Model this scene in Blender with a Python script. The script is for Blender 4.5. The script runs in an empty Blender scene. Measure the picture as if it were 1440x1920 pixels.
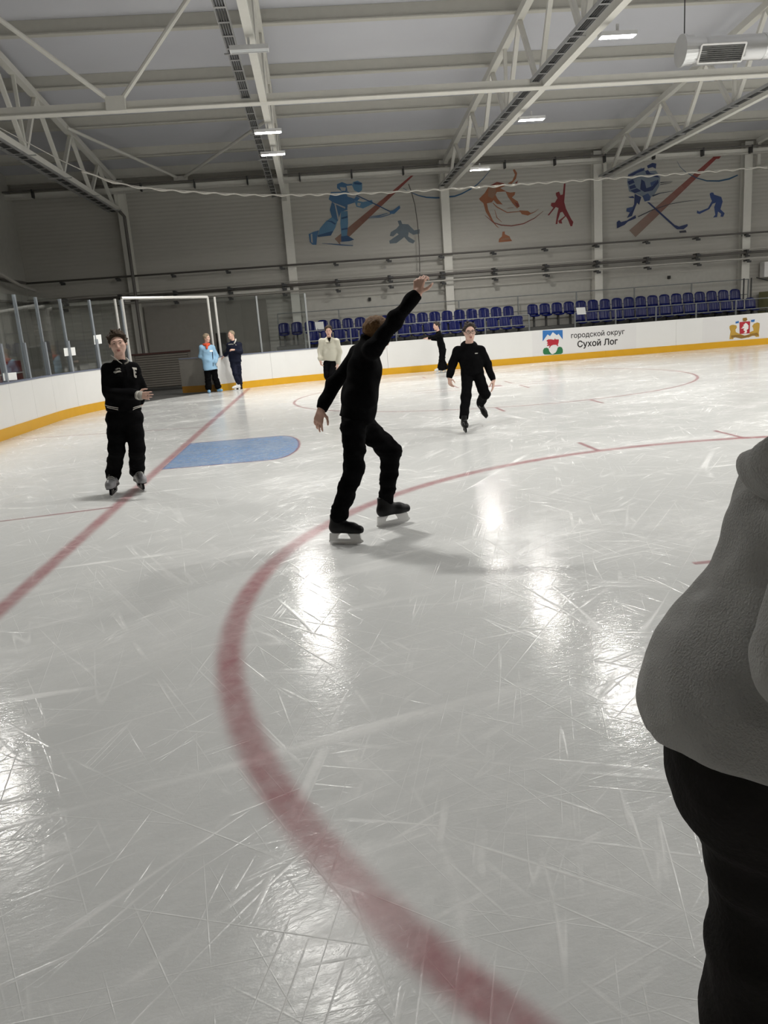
import bpy, bmesh, math, random
import numpy as np
from mathutils import Vector, Matrix

random.seed(7)
D = bpy.data
SC = bpy.context.scene
COL = SC.collection

# ------------------------------------------------------------------ camera
CAM = np.array([2.0995, -11.1117, 1.5456])
YAW, PITCH, ROLL, FPX = 0.0704, -0.2321, -0.0758, 1473.28


def cam_axes():
    f = np.array([math.sin(YAW) * math.cos(PITCH), math.cos(YAW) * math.cos(PITCH), math.sin(PITCH)])
    r = np.array([math.cos(YAW), -math.sin(YAW), 0.0])
    u = np.cross(r, f)
    return r * math.cos(ROLL) + u * math.sin(ROLL), -r * math.sin(ROLL) + u * math.cos(ROLL), f


CR, CU, CF = cam_axes()
cam_data = D.cameras.new('camera')
cam = D.objects.new('camera', cam_data)
COL.objects.link(cam)
cam_data.sensor_fit = 'HORIZONTAL'
cam_data.sensor_width = 36.0
cam_data.lens = 36.0 * FPX / 1440.0
cam_data.clip_start = 0.05
cam_data.clip_end = 300
cam.matrix_world = Matrix(((CR[0], CU[0], -CF[0], CAM[0]), (CR[1], CU[1], -CF[1], CAM[1]), (CR[2], CU[2], -CF[2], CAM[2]), (0, 0, 0, 1)))
SC.camera = cam

# ------------------------------------------------------------------ world, exposure
w = D.worlds.new('hall_air')
SC.world = w
w.use_nodes = True
w.node_tree.nodes['Background'].inputs[0].default_value = (0.9, 0.95, 1.0, 1)
w.node_tree.nodes['Background'].inputs[1].default_value = 0.0
SC.view_settings.view_transform = 'Standard'
SC.view_settings.look = 'None'
SC.view_settings.exposure = 1.52
SC.view_settings.gamma = 1.0
SC.view_settings.use_curve_mapping = False
SC.cycles.max_bounces = 7
SC.cycles.diffuse_bounces = 4
SC.cycles.glossy_bounces = 3
SC.cycles.transparent_max_bounces = 12
SC.cycles.use_adaptive_sampling = True
SC.cycles.adaptive_threshold = 0.03
LAMP = 230.0          # radiance of a lit lamp diffuser


def ray(u, v):
    return CF + (u - 720) / FPX * CR - (v - 960) / FPX * CU


def aty(u, v, y):
    d = ray(u, v)
    return CAM + d * ((y - CAM[1]) / d[1])


def atz(u, v, z=0.0):
    d = ray(u, v)
    return CAM + d * ((z - CAM[2]) / d[2])


# ------------------------------------------------------------------ materials
def srgb(r, g, b):
    return tuple(((c / 255) / 12.92 if c / 255 < 0.04045 else ((c / 255 + 0.055) / 1.055) ** 2.4) for c in (r, g, b))


def mat(name, col, rough=0.6, metal=0.0, var=0.12, scale=6.0, spec=0.4, bump=0.0, bscale=40.0):
    m = D.materials.new(name)
    m.use_nodes = True
    nt = m.node_tree
    b = nt.nodes['Principled BSDF']
    b.inputs['Roughness'].default_value = rough
    b.inputs['Metallic'].default_value = metal
    b.inputs['Specular IOR Level'].default_value = spec
    tc = nt.nodes.new('ShaderNodeTexCoord')
    n = nt.nodes.new('ShaderNodeTexNoise')
    n.inputs['Scale'].default_value = scale
    n.inputs['Detail'].default_value = 4
    nt.links.new(tc.outputs['Object'], n.inputs['Vector'])
    mx = nt.nodes.new('ShaderNodeMix')
    mx.data_type = 'RGBA'
    mx.inputs[6].default_value = tuple(c * (1 - var) for c in col) + (1,)
    mx.inputs[7].default_value = tuple(min(1, c * (1 + var)) for c in col) + (1,)
    nt.links.new(n.outputs['Fac'], mx.inputs[0])
    nt.links.new(mx.outputs[2], b.inputs['Base Color'])
    if bump:
        n2 = nt.nodes.new('ShaderNodeTexNoise')
        n2.inputs['Scale'].default_value = bscale
        n2.inputs['Detail'].default_value = 3
        nt.links.new(tc.outputs['Object'], n2.inputs['Vector'])
        bp = nt.nodes.new('ShaderNodeBump')
        bp.inputs['Strength'].default_value = bump
        bp.inputs['Distance'].default_value = 0.01
        nt.links.new(n2.outputs['Fac'], bp.inputs['Height'])
        nt.links.new(bp.outputs['Normal'], b.inputs['Normal'])
    return m


def ribbed(name, col, axis, pitch, depth=0.3, rough=0.55, var=0.08):
    """profiled sheet metal: ribs across the given object axis"""
    m = mat(name, col, rough, 0.0, var, 0.5)
    nt = m.node_tree
    tc = [x for x in nt.nodes if x.type == 'TEX_COORD'][0]
    wv = nt.nodes.new('ShaderNodeTexWave')
    wv.bands_direction = axis
    wv.inputs['Scale'].default_value = 2 * math.pi / pitch / 20
    wv.inputs['Distortion'].default_value = 0
    nt.links.new(tc.outputs['Object'], wv.inputs['Vector'])
    bp = nt.nodes.new('ShaderNodeBump')
    bp.inputs['Strength'].default_value = depth
    bp.inputs['Distance'].default_value = 0.02
    nt.links.new(wv.outputs['Fac'], bp.inputs['Height'])
    nt.links.new(bp.outputs['Normal'], nt.nodes['Principled BSDF'].inputs['Normal'])
    return m


def emit(name, col, strength):
    m = D.materials.new(name)
    m.use_nodes = True
    b = m.node_tree.nodes['Principled BSDF']
    b.inputs['Base Color'].default_value = (0.8, 0.8, 0.8, 1)
    b.inputs['Emission Color'].default_value = col + (1,)
    b.inputs['Emission Strength'].default_value = strength
    return m


def glass(name, tint, gloss=1.0):
    m = D.materials.new(name)
    m.use_nodes = True
    nt = m.node_tree
    nt.nodes.clear()
    out = nt.nodes.new('ShaderNodeOutputMaterial')
    mx = nt.nodes.new('ShaderNodeMixShader')
    tr = nt.nodes.new('ShaderNodeBsdfTransparent')
    gl = nt.nodes.new('ShaderNodeBsdfGlossy')
    fr = nt.nodes.new('ShaderNodeLayerWeight')
    fr.inputs['Blend'].default_value = 0.5
    pw = nt.nodes.new('ShaderNodeMath')
    pw.operation = 'POWER'
    pw.inputs[1].default_value = 5.0
    ma = nt.nodes.new('ShaderNodeMath')
    ma.operation = 'MULTIPLY_ADD'
    ma.inputs[1].default_value = 0.96
    ma.inputs[2].default_value = 0.04
    nt.links.new(fr.outputs['Facing'], pw.inputs[0])
    nt.links.new(pw.outputs[0], ma.inputs[0])
    tc = nt.nodes.new('ShaderNodeTexCoord')
    n = nt.nodes.new('ShaderNodeTexNoise')
    n.inputs['Scale'].default_value = 2.0
    nt.links.new(tc.outputs['Object'], n.inputs['Vector'])
    rp = nt.nodes.new('ShaderNodeMapRange')
    rp.inputs['To Min'].default_value = 0.01
    rp.inputs['To Max'].default_value = 0.05
    nt.links.new(n.outputs['Fac'], rp.inputs['Value'])
    nt.links.new(rp.outputs['Result'], gl.inputs['Roughness'])
    tr.inputs[0].default_value = tint + (1,)
    nt.links.new(ma.outputs[0], mx.inputs[0])
    nt.links.new(tr.outputs[0], mx.inputs[1])
    nt.links.new(gl.outputs[0], mx.inputs[2])
    nt.links.new(mx.outputs[0], out.inputs[0])
    return m


def ice_material():
    m = D.materials.new('ice')
    m.use_nodes = True
    nt = m.node_tree
    L = nt.links.new
    b = nt.nodes['Principled BSDF']
    tc = nt.nodes.new('ShaderNodeTexCoord')

    def math_(op, a, bb=None, clamp=False):
        n = nt.nodes.new('ShaderNodeMath')
        n.operation = op
        n.use_clamp = clamp
        for i, v in enumerate((a, bb)):
            if v is None:
                continue
            if isinstance(v, (int, float)):
                n.inputs[i].default_value = v
            else:
                L(v, n.inputs[i])
        return n.outputs[0]

    def noise(scale, rot=0.0, sx=1.0, sy=1.0, detail=2.0, dist=0.0, rough=0.5):
        mp = nt.nodes.new('ShaderNodeMapping')
        mp.vector_type = 'TEXTURE'
        mp.inputs['Rotation'].default_value = (0, 0, rot)
        mp.inputs['Scale'].default_value = (1 / sx, 1 / sy, 1)
        L(tc.outputs['Object'], mp.inputs['Vector'])
        n = nt.nodes.new('ShaderNodeTexNoise')
        n.inputs['Scale'].default_value = scale
        n.inputs['Detail'].default_value = detail
        n.inputs['Distortion'].default_value = dist
        n.inputs['Roughness'].default_value = rough
        L(mp.outputs['Vector'], n.inputs['Vector'])
        return n.outputs['Fac']

    # skate cuts: thin level lines of stretched noise, in several directions, broken up by a coarse noise
    lines = None
    spec = [(0.8, 0.3, 0.10, 1.9, 0.0032), (1.3, 1.0, 0.09, 2.0, 0.0045), (1.2, -0.7, 0.10, 2.2, 0.0045), (1.0, 1.75, 0.08, 1.9, 0.0035),
            (2.2, 0.1, 0.08, 2.2, 0.007), (2.4, -1.1, 0.07, 2.0, 0.007), (2.8, 0.8, 0.09, 2.2, 0.008), (0.7, 2.4, 0.12, 1.7, 0.003), (2.6, 2.0, 0.07, 2.1, 0.008), (1.9, -0.35, 0.08, 2.2, 0.006), (3.6, 1.3, 0.07, 2.2, 0.010), (3.4, 0.45, 0.07, 2.2, 0.010)]
    for i, (sc, rot, sx, sy, wd) in enumerate(spec):
        n = noise(sc, rot, sx, sy, 1.0, 0.12)
        a = math_('ABSOLUTE', math_('SUBTRACT', n, 0.5))
        ln = math_('SUBTRACT', 1.0, math_('DIVIDE', a, wd), True)
        br = noise(1.6 + 0.3 * i, rot + 0.4, 0.5, 1.2, 3.0)
        br = math_('MULTIPLY', math_('SUBTRACT', br, 0.45), 4.5, True)
        ln = math_('MULTIPLY', ln, br)
        lines = ln if lines is None else math_('MAXIMUM', lines, ln)
    # shaved snow, blown into smears
    snow = noise(0.5, 0.35, 0.7, 1.2, 8.0, 0.4, 0.66)
    snow = math_('MULTIPLY', math_('SUBTRACT', snow, 0.47), 4.5, True)
    fine = noise(7.0, 0.5, 0.5, 1.3, 6.0, 0.2, 0.72)
    fine = math_('MULTIPLY', math_('SUBTRACT', fine, 0.42), 4.0, True)
    cover = math_('MULTIPLY', snow, math_('ADD', 0.35, math_('MULTIPLY', fine, 0.65)))
    mask = math_('ADD', math_('MULTIPLY', lines, 0.55), math_('MULTIPLY', cover, 0.7), True)
    mx = nt.nodes.new('ShaderNodeMix')
    mx.data_type = 'RGBA'
    mx.inputs[6].default_value = (0.69, 0.70, 0.69, 1)
    mx.inputs[7].default_value = (0.91, 0.91, 0.895, 1)
    L(mask, mx.inputs[0])
    L(mx.outputs[2], b.inputs['Base Color'])
    L(math_('ADD', 0.10, math_('MULTIPLY', mask, 0.35)), b.inputs['Roughness'])
    b.inputs['IOR'].default_value = 1.31
    L(math_('SUBTRACT', 0.36, math_('MULTIPLY', mask, 0.28)), b.inputs['Specular IOR Level'])
    h1 = noise(34.0, 0.3, 0.6, 1.2, 4.0, 0.3, 0.65)
    h2 = noise(5.0, 0.9, 0.7, 1.2, 2.0)
    hh = math_('ADD', math_('ADD', math_('MULTIPLY', h1, 0.0011), math_('MULTIPLY', h2, 0.0009)), math_('MULTIPLY', lines, 0.0008))
    bp = nt.nodes.new('ShaderNodeBump')
    bp.inputs['Strength'].default_value = 1.0
    bp.inputs['Distance'].default_value = 1.0
    L(hh, bp.inputs['Height'])
    L(bp.outputs['Normal'], b.inputs['Normal'])
    return m


def paint_under_ice(name, col, peak):
    """paint line frozen into the ice: soft edged across its width (UV v), scuffed by snow, same gloss as the ice"""
    m = D.materials.new(name)
    m.use_nodes = True
    nt = m.node_tree
    L = nt.links.new
    b = nt.nodes['Principled BSDF']
    b.inputs['Base Color'].default_value = col + (1,)
    b.inputs['Roughness'].default_value = 0.22
    b.inputs['IOR'].default_value = 1.31
    uv = nt.nodes.new('ShaderNodeUVMap')
    sp = nt.nodes.new('ShaderNodeSeparateXYZ')
    L(uv.outputs[0], sp.inputs[0])

    def math_(op, a, bb=None, clamp=False):
        n = nt.nodes.new('ShaderNodeMath')
        n.operation = op
        n.use_clamp = clamp
        for i, v in enumerate((a, bb)):
            if v is None:
                continue
            if isinstance(v, (int, float)):
                n.inputs[i].default_value = v
            else:
                L(v, n.inputs[i])
        return n.outputs[0]
    e = math_('MULTIPLY', math_('SUBTRACT', 1.0, math_('ABSOLUTE', math_('SUBTRACT', math_('MULTIPLY', sp.outputs[1], 2.0), 1.0))), 1.25, True)
    e = math_('MULTIPLY', math_('MULTIPLY', e, e), math_('SUBTRACT', 3.0, math_('MULTIPLY', e, 2.0)))
    tc = nt.nodes.new('ShaderNodeTexCoord')
    out = peak
    for sc, lo, am in ((1.7, 0.35, 1.1), (14.0, 0.3, 0.9)):
        n = nt.nodes.new('ShaderNodeTexNoise')
        n.inputs['Scale'].default_value = sc
        n.inputs['Detail'].default_value = 5
        L(tc.outputs['Object'], n.inputs['Vector'])
        out = math_('MULTIPLY', out, math_('ADD', 0.45, math_('MULTIPLY', n.outputs['Fac'], am)))
    a = math_('MULTIPLY', e, out, True)
    L(a, b.inputs['Alpha'])
    return m


def painted():
    m = D.materials.new('wall_paint_figures')
    m.use_nodes = True
    nt = m.node_tree
    b = nt.nodes['Principled BSDF']
    b.inputs['Roughness'].default_value = 0.6
    a = nt.nodes.new('ShaderNodeAttribute')
    a.attribute_name = 'Col'
    n = nt.nodes.new('ShaderNodeTexNoise')
    n.inputs['Scale'].default_value = 5
    mx = nt.nodes.new('ShaderNodeMix')
    mx.data_type = 'RGBA'
    mx.blend_type = 'MULTIPLY'
    mx.inputs[0].default_value = 0.3
    nt.links.new(a.outputs['Color'], mx.inputs[6])
    nt.links.new(n.outputs['Fac'], mx.inputs[7])
    nt.links.new(mx.outputs[2], b.inputs['Base Color'])
    return m


M = {}
M['ice'] = ice_material()
M['red_paint'] = paint_under_ice('red_line_paint', (0.48, 0.13, 0.155), 0.46)
M['thin_red'] = paint_under_ice('thin_red_line_paint', (0.44, 0.11, 0.14), 0.5)
M['blue_paint'] = paint_under_ice('crease_blue_paint', (0.24, 0.40, 0.68), 0.68)
M['concrete'] = mat('concrete', (0.10, 0.10, 0.095), 0.8)
M['wall'] = ribbed('profiled_wall_sheet', (0.46, 0.445, 0.405), 'Z', 0.14, 0.35)
M['wall_end'] = mat('end_wall_sheet', (0.47, 0.46, 0.42), 0.6, bump=0.05)
M['roof'] = ribbed('roof_sheet', (0.60, 0.605, 0.645), 'X', 1.0, 0.05)
M['steel'] = mat('painted_steel', (0.70, 0.685, 0.63), 0.45, 0, 0.06)
M['purlin'] = mat('purlin_steel', (0.56, 0.545, 0.49), 0.5, 0, 0.06)
M['galv'] = mat('galvanised_steel', (0.5, 0.5, 0.5), 0.35, 0.7, 0.15, 12)
M['duct'] = mat('duct_metal', (0.72, 0.72, 0.72), 0.32, 0.75, 0.08, 3)
M['dark_steel'] = mat('dark_steel', (0.05, 0.05, 0.05), 0.5)
M['rail'] = mat('grey_railing_paint', (0.22, 0.23, 0.23), 0.45)
M['pipe'] = mat('grey_pipe', (0.13, 0.12, 0.11), 0.5)
M['pipe_light'] = mat('pale_pipe', (0.5, 0.48, 0.44), 0.45)
M['board'] = mat('white_board_plastic', (0.78, 0.775, 0.755), 0.35, 0, 0.03, 2)
M['advert'] = mat('advert_vinyl', (0.74, 0.73, 0.72), 0.4, 0, 0.02, 2)
M['kick'] = mat('yellow_kick_plate', (0.68, 0.36, 0.012), 0.4, 0, 0.06, 3)
M['cap'] = mat('board_cap_rail', (0.16, 0.18, 0.24), 0.4)
M['glass'] = glass('rink_glass', (0.90, 0.92, 0.915))
M['post'] = mat('aluminium_post', (0.36, 0.39, 0.43), 0.35, 0.4, 0.06)
M['gatepost'] = mat('gate_post_steel', (0.62, 0.61, 0.58), 0.35, 0.3, 0.06)
M['leaf'] = mat('grey_gate_board', (0.20, 0.19, 0.17), 0.5)
M['leafkick'] = mat('dull_yellow_kick', (0.25, 0.12, 0.012), 0.5)
M['shutter'] = mat('brown_slat_metal', (0.16, 0.145, 0.125), 0.5)
M['bench_red'] = mat('dark_red_upholstery', (0.13, 0.02, 0.02), 0.6)
M['seat'] = mat('blue_seat_plastic', (0.003, 0.007, 0.085), 0.2, 0, 0.1, 3, 0.22)
M['paper'] = mat('white_paper', (0.85, 0.86, 0.84), 0.7, 0, 0.02)
M['lamp_body'] = mat('lamp_housing', (0.7, 0.7, 0.7), 0.4)
M['lamp_on'] = emit('lamp_diffuser_lit', (1.0, 0.975, 0.925), LAMP)
M['lamp_off'] = mat('lamp_diffuser_unlit', (0.6, 0.62, 0.62), 0.3)
M['rope'] = mat('white_rope', (0.55, 0.53, 0.48), 0.8)
M['grille'] = mat('duct_grille', (0.16, 0.16, 0.155), 0.5)
M['white_frame'] = mat('white_frame', (0.8, 0.79, 0.77), 0.4)
M['mural'] = painted()
M['ink'] = mat('black_lettering', (0.025, 0.022, 0.022), 0.5)
M['brickyellow'] = mat('yellow_grey_masonry', (0.25, 0.24, 0.12), 0.7)
# clothing and skin
M['black'] = mat('black_jersey', (0.0045, 0.0045, 0.005), 0.95, 0, 0.3, 20, 0.05, 0.25, 90)
M['black_trouser'] = mat('black_trousers', (0.0042, 0.0042, 0.0046), 0.95, 0, 0.3, 20, 0.05, 0.25, 70)
M['black_denim'] = mat('washed_black_denim', (0.022, 0.021, 0.020), 0.9, 0, 0.45, 9, 0.1, 0.3, 120)
M['heather'] = mat('grey_marl_fleece', (0.43, 0.43, 0.42), 0.95, 0, 0.28, 7, 0.08, 0.5, 240)
M['cream'] = mat('cream_fleece', (0.56, 0.54, 0.45), 0.9, 0, 0.06, 9, 0.1, 0.2, 60)
M['lightblue'] = mat('light_blue_jacket', (0.27, 0.45, 0.62), 0.6, 0, 0.06, 9, 0.2)
M['navy'] = mat('navy_tracksuit', (0.007, 0.009, 0.022), 0.7, 0, 0.2, 9, 0.15)
M['orange'] = mat('orange_scarf', (0.62, 0.08, 0.03), 0.8)
M['skin'] = mat('skin', (0.64, 0.40, 0.31), 0.55, 0, 0.07, 25, 0.35)
M['skin_boy'] = mat('skin_pale', (0.63, 0.41, 0.33), 0.55, 0, 0.08, 25, 0.35)
M['lips'] = mat('lips', (0.36, 0.13, 0.11), 0.5)
M['eyewhite'] = mat('eye_white', (0.32, 0.29, 0.28), 0.3)
M['iris'] = mat('iris_dark', (0.03, 0.02, 0.015), 0.25)
M['hair_brown'] = mat('brown_hair', (0.038, 0.024, 0.014), 0.65, 0, 0.5, 60, 0.2, 0.6, 160)
M['hair_fair'] = mat('light_brown_hair', (0.17, 0.09, 0.035), 0.6, 0, 0.45, 60, 0.2, 0.6, 160)
M['hair_dark'] = mat('dark_brown_hair', (0.03, 0.02, 0.014), 0.6, 0, 0.4, 60, 0.4, 0.5, 160)
M['hair_grey'] = mat('greying_fair_hair', (0.28, 0.22, 0.15), 0.6, 0, 0.4, 60, 0.3, 0.5, 160)
M['boot'] = mat('black_skate_boot', (0.005, 0.005, 0.0055), 0.45, 0, 0.2, 12, 0.22)
M['boot_grey'] = mat('grey_skate_shell', (0.26, 0.26, 0.27), 0.4, 0, 0.2, 12, 0.5)
M['boot_white'] = mat('white_skate_boot', (0.7, 0.7, 0.68), 0.4)
M['holder'] = mat('grey_blade_holder', (0.85, 0.85, 0.84), 0.35, 0, 0.05)
M['blade'] = mat('steel_blade', (0.75, 0.75, 0.75), 0.3, 0.6, 0.05)
M['lace'] = mat('grey_laces', (0.5, 0.5, 0.48), 0.8)
M['lace_dark'] = mat('black_laces', (0.04, 0.04, 0.04), 0.8)
M['rib_white'] = mat('white_ribbing', (0.62, 0.60, 0.55), 0.8)
M['rib_grey'] = mat('grey_ribbing', (0.30, 0.29, 0.26), 0.8)
M['shoe_blue'] = mat('blue_skate_guard', (0.2, 0.4, 0.6), 0.5)
M['frame_black'] = mat('glasses_frame', (0.01, 0.01, 0.01), 0.3)


# ------------------------------------------------------------------ mesh helpers
def tag(o, label=None, cat=None, group=None, kind=None):
    if label: o['label'] = label
    if cat: o['category'] = cat
    if group: o['group'] = group
    if kind: o['kind'] = kind
    return o


def empty(name, loc=(0, 0, 0), parent=None):
    o = D.objects.new(name, None)
    o.empty_display_size = 0.2
    o.location = loc
    COL.objects.link(o)
    if parent: o.parent = parent
    return o


def setmats(me, mats):
    for m in (mats if isinstance(mats, (list, tuple)) else [mats]):
        me.materials.append(m)


class MB:
    """collects boxes, bars, tubes and polygons into one mesh"""
    def __init__(s):
        s.v, s.f, s.mi, s.sm = [], [], [], False

    def add(s, vs, fs, mi=0):
        o = len(s.v)
        s.v += [tuple(map(float, v)) for v in vs]
        s.f += [tuple(i + o for i in f) for f in fs]
        s.mi += [mi] * len(fs)
        return s

    def hexa(s, c, mi=0):
        return s.add(c, [(0, 3, 2, 1), (4, 5, 6, 7), (0, 1, 5, 4), (1, 2, 6, 5), (2, 3, 7, 6), (3, 0, 4, 7)], mi)

    def box(s, lo, hi, mi=0):
        (a, b, c), (d, e, f) = lo, hi
        return s.hexa([(a, b, c), (d, b, c), (d, e, c), (a, e, c), (a, b, f), (d, b, f), (d, e, f), (a, e, f)], mi)

    def bar(s, p, q, wd, ht, up=(0, 0, 1), mi=0):
        p, q = np.array(p, float), np.array(q, float)
        d = q - p
        d /= np.linalg.norm(d)
        up = np.array(up, float)
        if abs(d @ up) > 0.98: up = np.array([1.0, 0, 0])
        sd = np.cross(d, up); sd /= np.linalg.norm(sd)
        u = np.cross(sd, d)
        a, b = sd * wd / 2, u * ht / 2
        return s.hexa([p - a - b, p + a - b, q + a - b, q - a - b, p - a + b, p + a + b, q + a + b, q - a + b], mi)

    def tube(s, pts, r, n=8, mi=0, cap=True, closed=False):
        pts = [np.array(p, float) for p in pts]
        rs = r if isinstance(r, (list, tuple)) else [r] * len(pts)
        o = len(s.v)
        prev = None
        for i, p in enumerate(pts):
            if closed:
                d = pts[(i + 1) % len(pts)] - pts[i - 1]
            else:
                d = pts[min(i + 1, len(pts) - 1)] - pts[max(i - 1, 0)]
            d = d / np.linalg.norm(d)
            if prev is None:
                t = np.array([0, 0, 1.0]) if abs(d[2]) < 0.9 else np.array([1.0, 0, 0])
            else:
                t = prev
            a = np.cross(d, t); a /= np.linalg.norm(a)
            b = np.cross(a, d); prev = b
            for k in range(n):
                an = 2 * math.pi * k / n
                s.v.append(tuple(p + rs[i] * (math.cos(an) * a + math.sin(an) * b)))
        N = len(pts)
        for i in range(N if closed else N - 1):
            j = (i + 1) % N
            for k in range(n):
                k2 = (k + 1) % n
                s.f.append((o + i * n + k, o + i * n + k2, o + j * n + k2, o + j * n + k)); s.mi.append(mi)
        if cap and not closed:
            s.f.append(tuple(o + k for k in range(n))[::-1]); s.mi.append(mi)
            s.f.append(tuple(o + (N - 1) * n + k for k in range(n))); s.mi.append(mi)
        return s

    def prism(s, poly, n, th, mi=0):
        """polygon of 3-D points thickened along n"""
        n = np.array(n, float) * th
        k = len(poly)
        vs = [np.array(p, float) for p in poly] + [np.array(p, float) + n for p in poly]
        fs = [tuple(range(k))[::-1], tuple(range(k, 2 * k))] + [(i, (i + 1) % k, (i + 1) % k + k, i + k) for i in range(k)]
        return s.add(vs, fs, mi)

    def mesh(s, name, mats):
        me = D.meshes.new(name)
        me.from_pydata(s.v, [], s.f)
        setmats(me, mats)
        me.polygons.foreach_set('material_index', s.mi)
        if s.sm: me.polygons.foreach_set('use_smooth', [True] * len(s.f))
        me.validate()
        me.update()
        bm = bmesh.new(); bm.from_mesh(me)
        bmesh.ops.recalc_face_normals(bm, faces=bm.faces)
        bm.to_mesh(me); bm.free()
        return me

    def build(s, name, mats, parent=None, loc=None, bevel=0):
        o = D.objects.new(name, s.mesh(name, mats))
        COL.objects.link(o)
        if parent: o.parent = parent
        if loc is not None: o.location = loc
        if bevel:
            b = o.modifiers.new('bevel', 'BEVEL'); b.width = bevel; b.segments = 2; b.limit_method = 'ANGLE'
        return o


def link_mesh(name, me, parent=None, loc=None, rz=None):
    o = D.objects.new(name, me)
    COL.objects.link(o)
    if parent: o.parent = parent
    if loc is not None: o.location = loc
    if rz is not None: o.rotation_euler[2] = rz
    return o


def copy_tree(o, parent=None):
    c = o.copy()
    COL.objects.link(c)
    if parent: c.parent = parent
    for ch in list(o.children):
        copy_tree(ch, c)
    return c


# ------------------------------------------------------------------ hall: floor, walls, roof
XL, XR, YW = -8.4, 38.0, 20.5
HW, XE, RC, BH = 14.55, -3.8, 7.5, 1.03        # rink half width, end boards, corner radius, board height
EAVE, SLOPE = 7.45, 0.09


def ztop(y):
    return EAVE + SLOPE * (YW - abs(y))


def outline(n=24):
    pts = [(XR, HW), (XE + RC, HW)]
    for i in range(1, n + 1):
        a = math.pi / 2 + (math.pi / 2) * i / n
        pts.append((XE + RC + RC * math.cos(a), HW - RC + RC * math.sin(a)))
    for i in range(n + 1):
        a = math.pi + (math.pi / 2) * i / n
        pts.append((XE + RC + RC * math.cos(a), -(HW - RC) + RC * math.sin(a)))
    pts.append((XR, -HW))
    return pts


mb = MB()
ol = outline()
mb.add([(x, y, 0.0) for x, y in ol], [tuple(range(len(ol)))])
mb.add([(x, y, -0.12) for x, y in ol], [tuple(range(len(ol)))])
floor = mb.build('floor', M['ice'])
tag(floor, 'white skate-scratched ice sheet of the rink', kind='structure')
mb = MB()
mb.box((XL - 0.3, -YW - 0.3, -0.4), (XR + 0.3, YW + 0.3, -0.05))
tag(mb.build('floor', M['concrete']), 'dark concrete slab around the ice', kind='structure')

mb = MB(); mb.box((XL - 0.3, YW, -0.3), (XR + 0.3, YW + 0.25, ztop(YW) + 0.4))
wall_far = tag(mb.build('wall_back', M['wall']), 'long pale profiled metal wall behind the stands', kind='structure')
mb = MB(); mb.box((XL - 0.3, -YW - 0.25, -0.3), (XR + 0.3, -YW, ztop(YW) + 0.4))
tag(mb.build('wall_front', M['wall_end']), 'long wall behind the photographer', kind='structure')


def gable(x0, x1):
    b = MB()
    pl = [(x0, -YW, -0.3), (x0, YW, -0.3), (x0, YW, ztop(YW) + 0.3), (x0, 0, ztop(0) + 0.3), (x0, -YW, ztop(YW) + 0.3)]
    b.prism(pl, (1, 0, 0), x1 - x0)
    return b


wall_left = tag(gable(XL - 0.25, XL).build('wall_left', M['wall_end']), 'dark end wall behind the glass', kind='structure')
tag(gable(XR, XR + 0.25).build('wall_right', M['wall_end']), 'end wall beyond the frame', kind='structure')
mb = MB()
for sg in (1, -1):
    mb.hexa([(XL - .3, 0, ztop(0) + .32), (XR + .3, 0, ztop(0) + .32), (XR + .3, sg * (YW + .3), ztop(YW + .3) + .32), (XL - .3, sg * (YW + .3), ztop(YW + .3) + .32),
             (XL - .3, 0, ztop(0) + .5), (XR + .3, 0, ztop(0) + .5), (XR + .3, sg * (YW + .3), ztop(YW + .3) + .5), (XL - .3, sg * (YW + .3), ztop(YW + .3) + .5)])
ceiling = tag(mb.build('ceiling', M['roof']), 'pale grey sheet metal roof on purlins', kind='structure')

# purlins: C sections along x, hung under the sheet
PY = [0.6 + 2.93 * k for k in range(8)][:7]
PY = [18.05 - 2.95 * k for k in range(7)] + [20.3]
pm = MB()
pm.box((XL, -0.035, 0.03), (XR, 0.035, 0.32))
pm.box((XL, -0.09, 0.0), (XR, 0.09, 0.03))
pme = pm.mesh('purlin', M['purlin'])
for y in PY:
    for sg in (1, -1):
        if abs(y) < 0.01 and sg < 0: continue
        link_mesh('purlin', pme, ceiling, (0, sg * y, ztop(y)))

# columns on the far wall and the near wall
TX = [-4.6 + 6.1 * k for k in range(7)]
cm = MB()
cm.box((-0.16, -0.02, 0), (0.16, 0.0, 7.4)); cm.box((-0.16, -0.30, 0), (0.16, -0.28, 7.4)); cm.box((-0.015, -0.28, 0), (0.015, -0.02, 7.4))
cme = cm.mesh('column', M['steel'])
for x in [1.53 - 6.0 * 1, 1.53, 7.52, 13.45, 19.45, 25.45, 31.45]:
    link_mesh('column', cme, wall_far, (x, YW, 0))

# ------------------------------------------------------------------ roof trusses
ZB = 6.4
TOPN = [-18.05 + 2.95 * k for k in range(13)]
TOPN = sorted([18.05 - 2.95 * k for k in range(7)] + [-(18.05 - 2.95 * k) for k in range(6)])
BOTN = sorted([19.6 - 2.98 * k for k in range(7)] + [-(19.6 - 2.98 * k) for k in range(7)])


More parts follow.
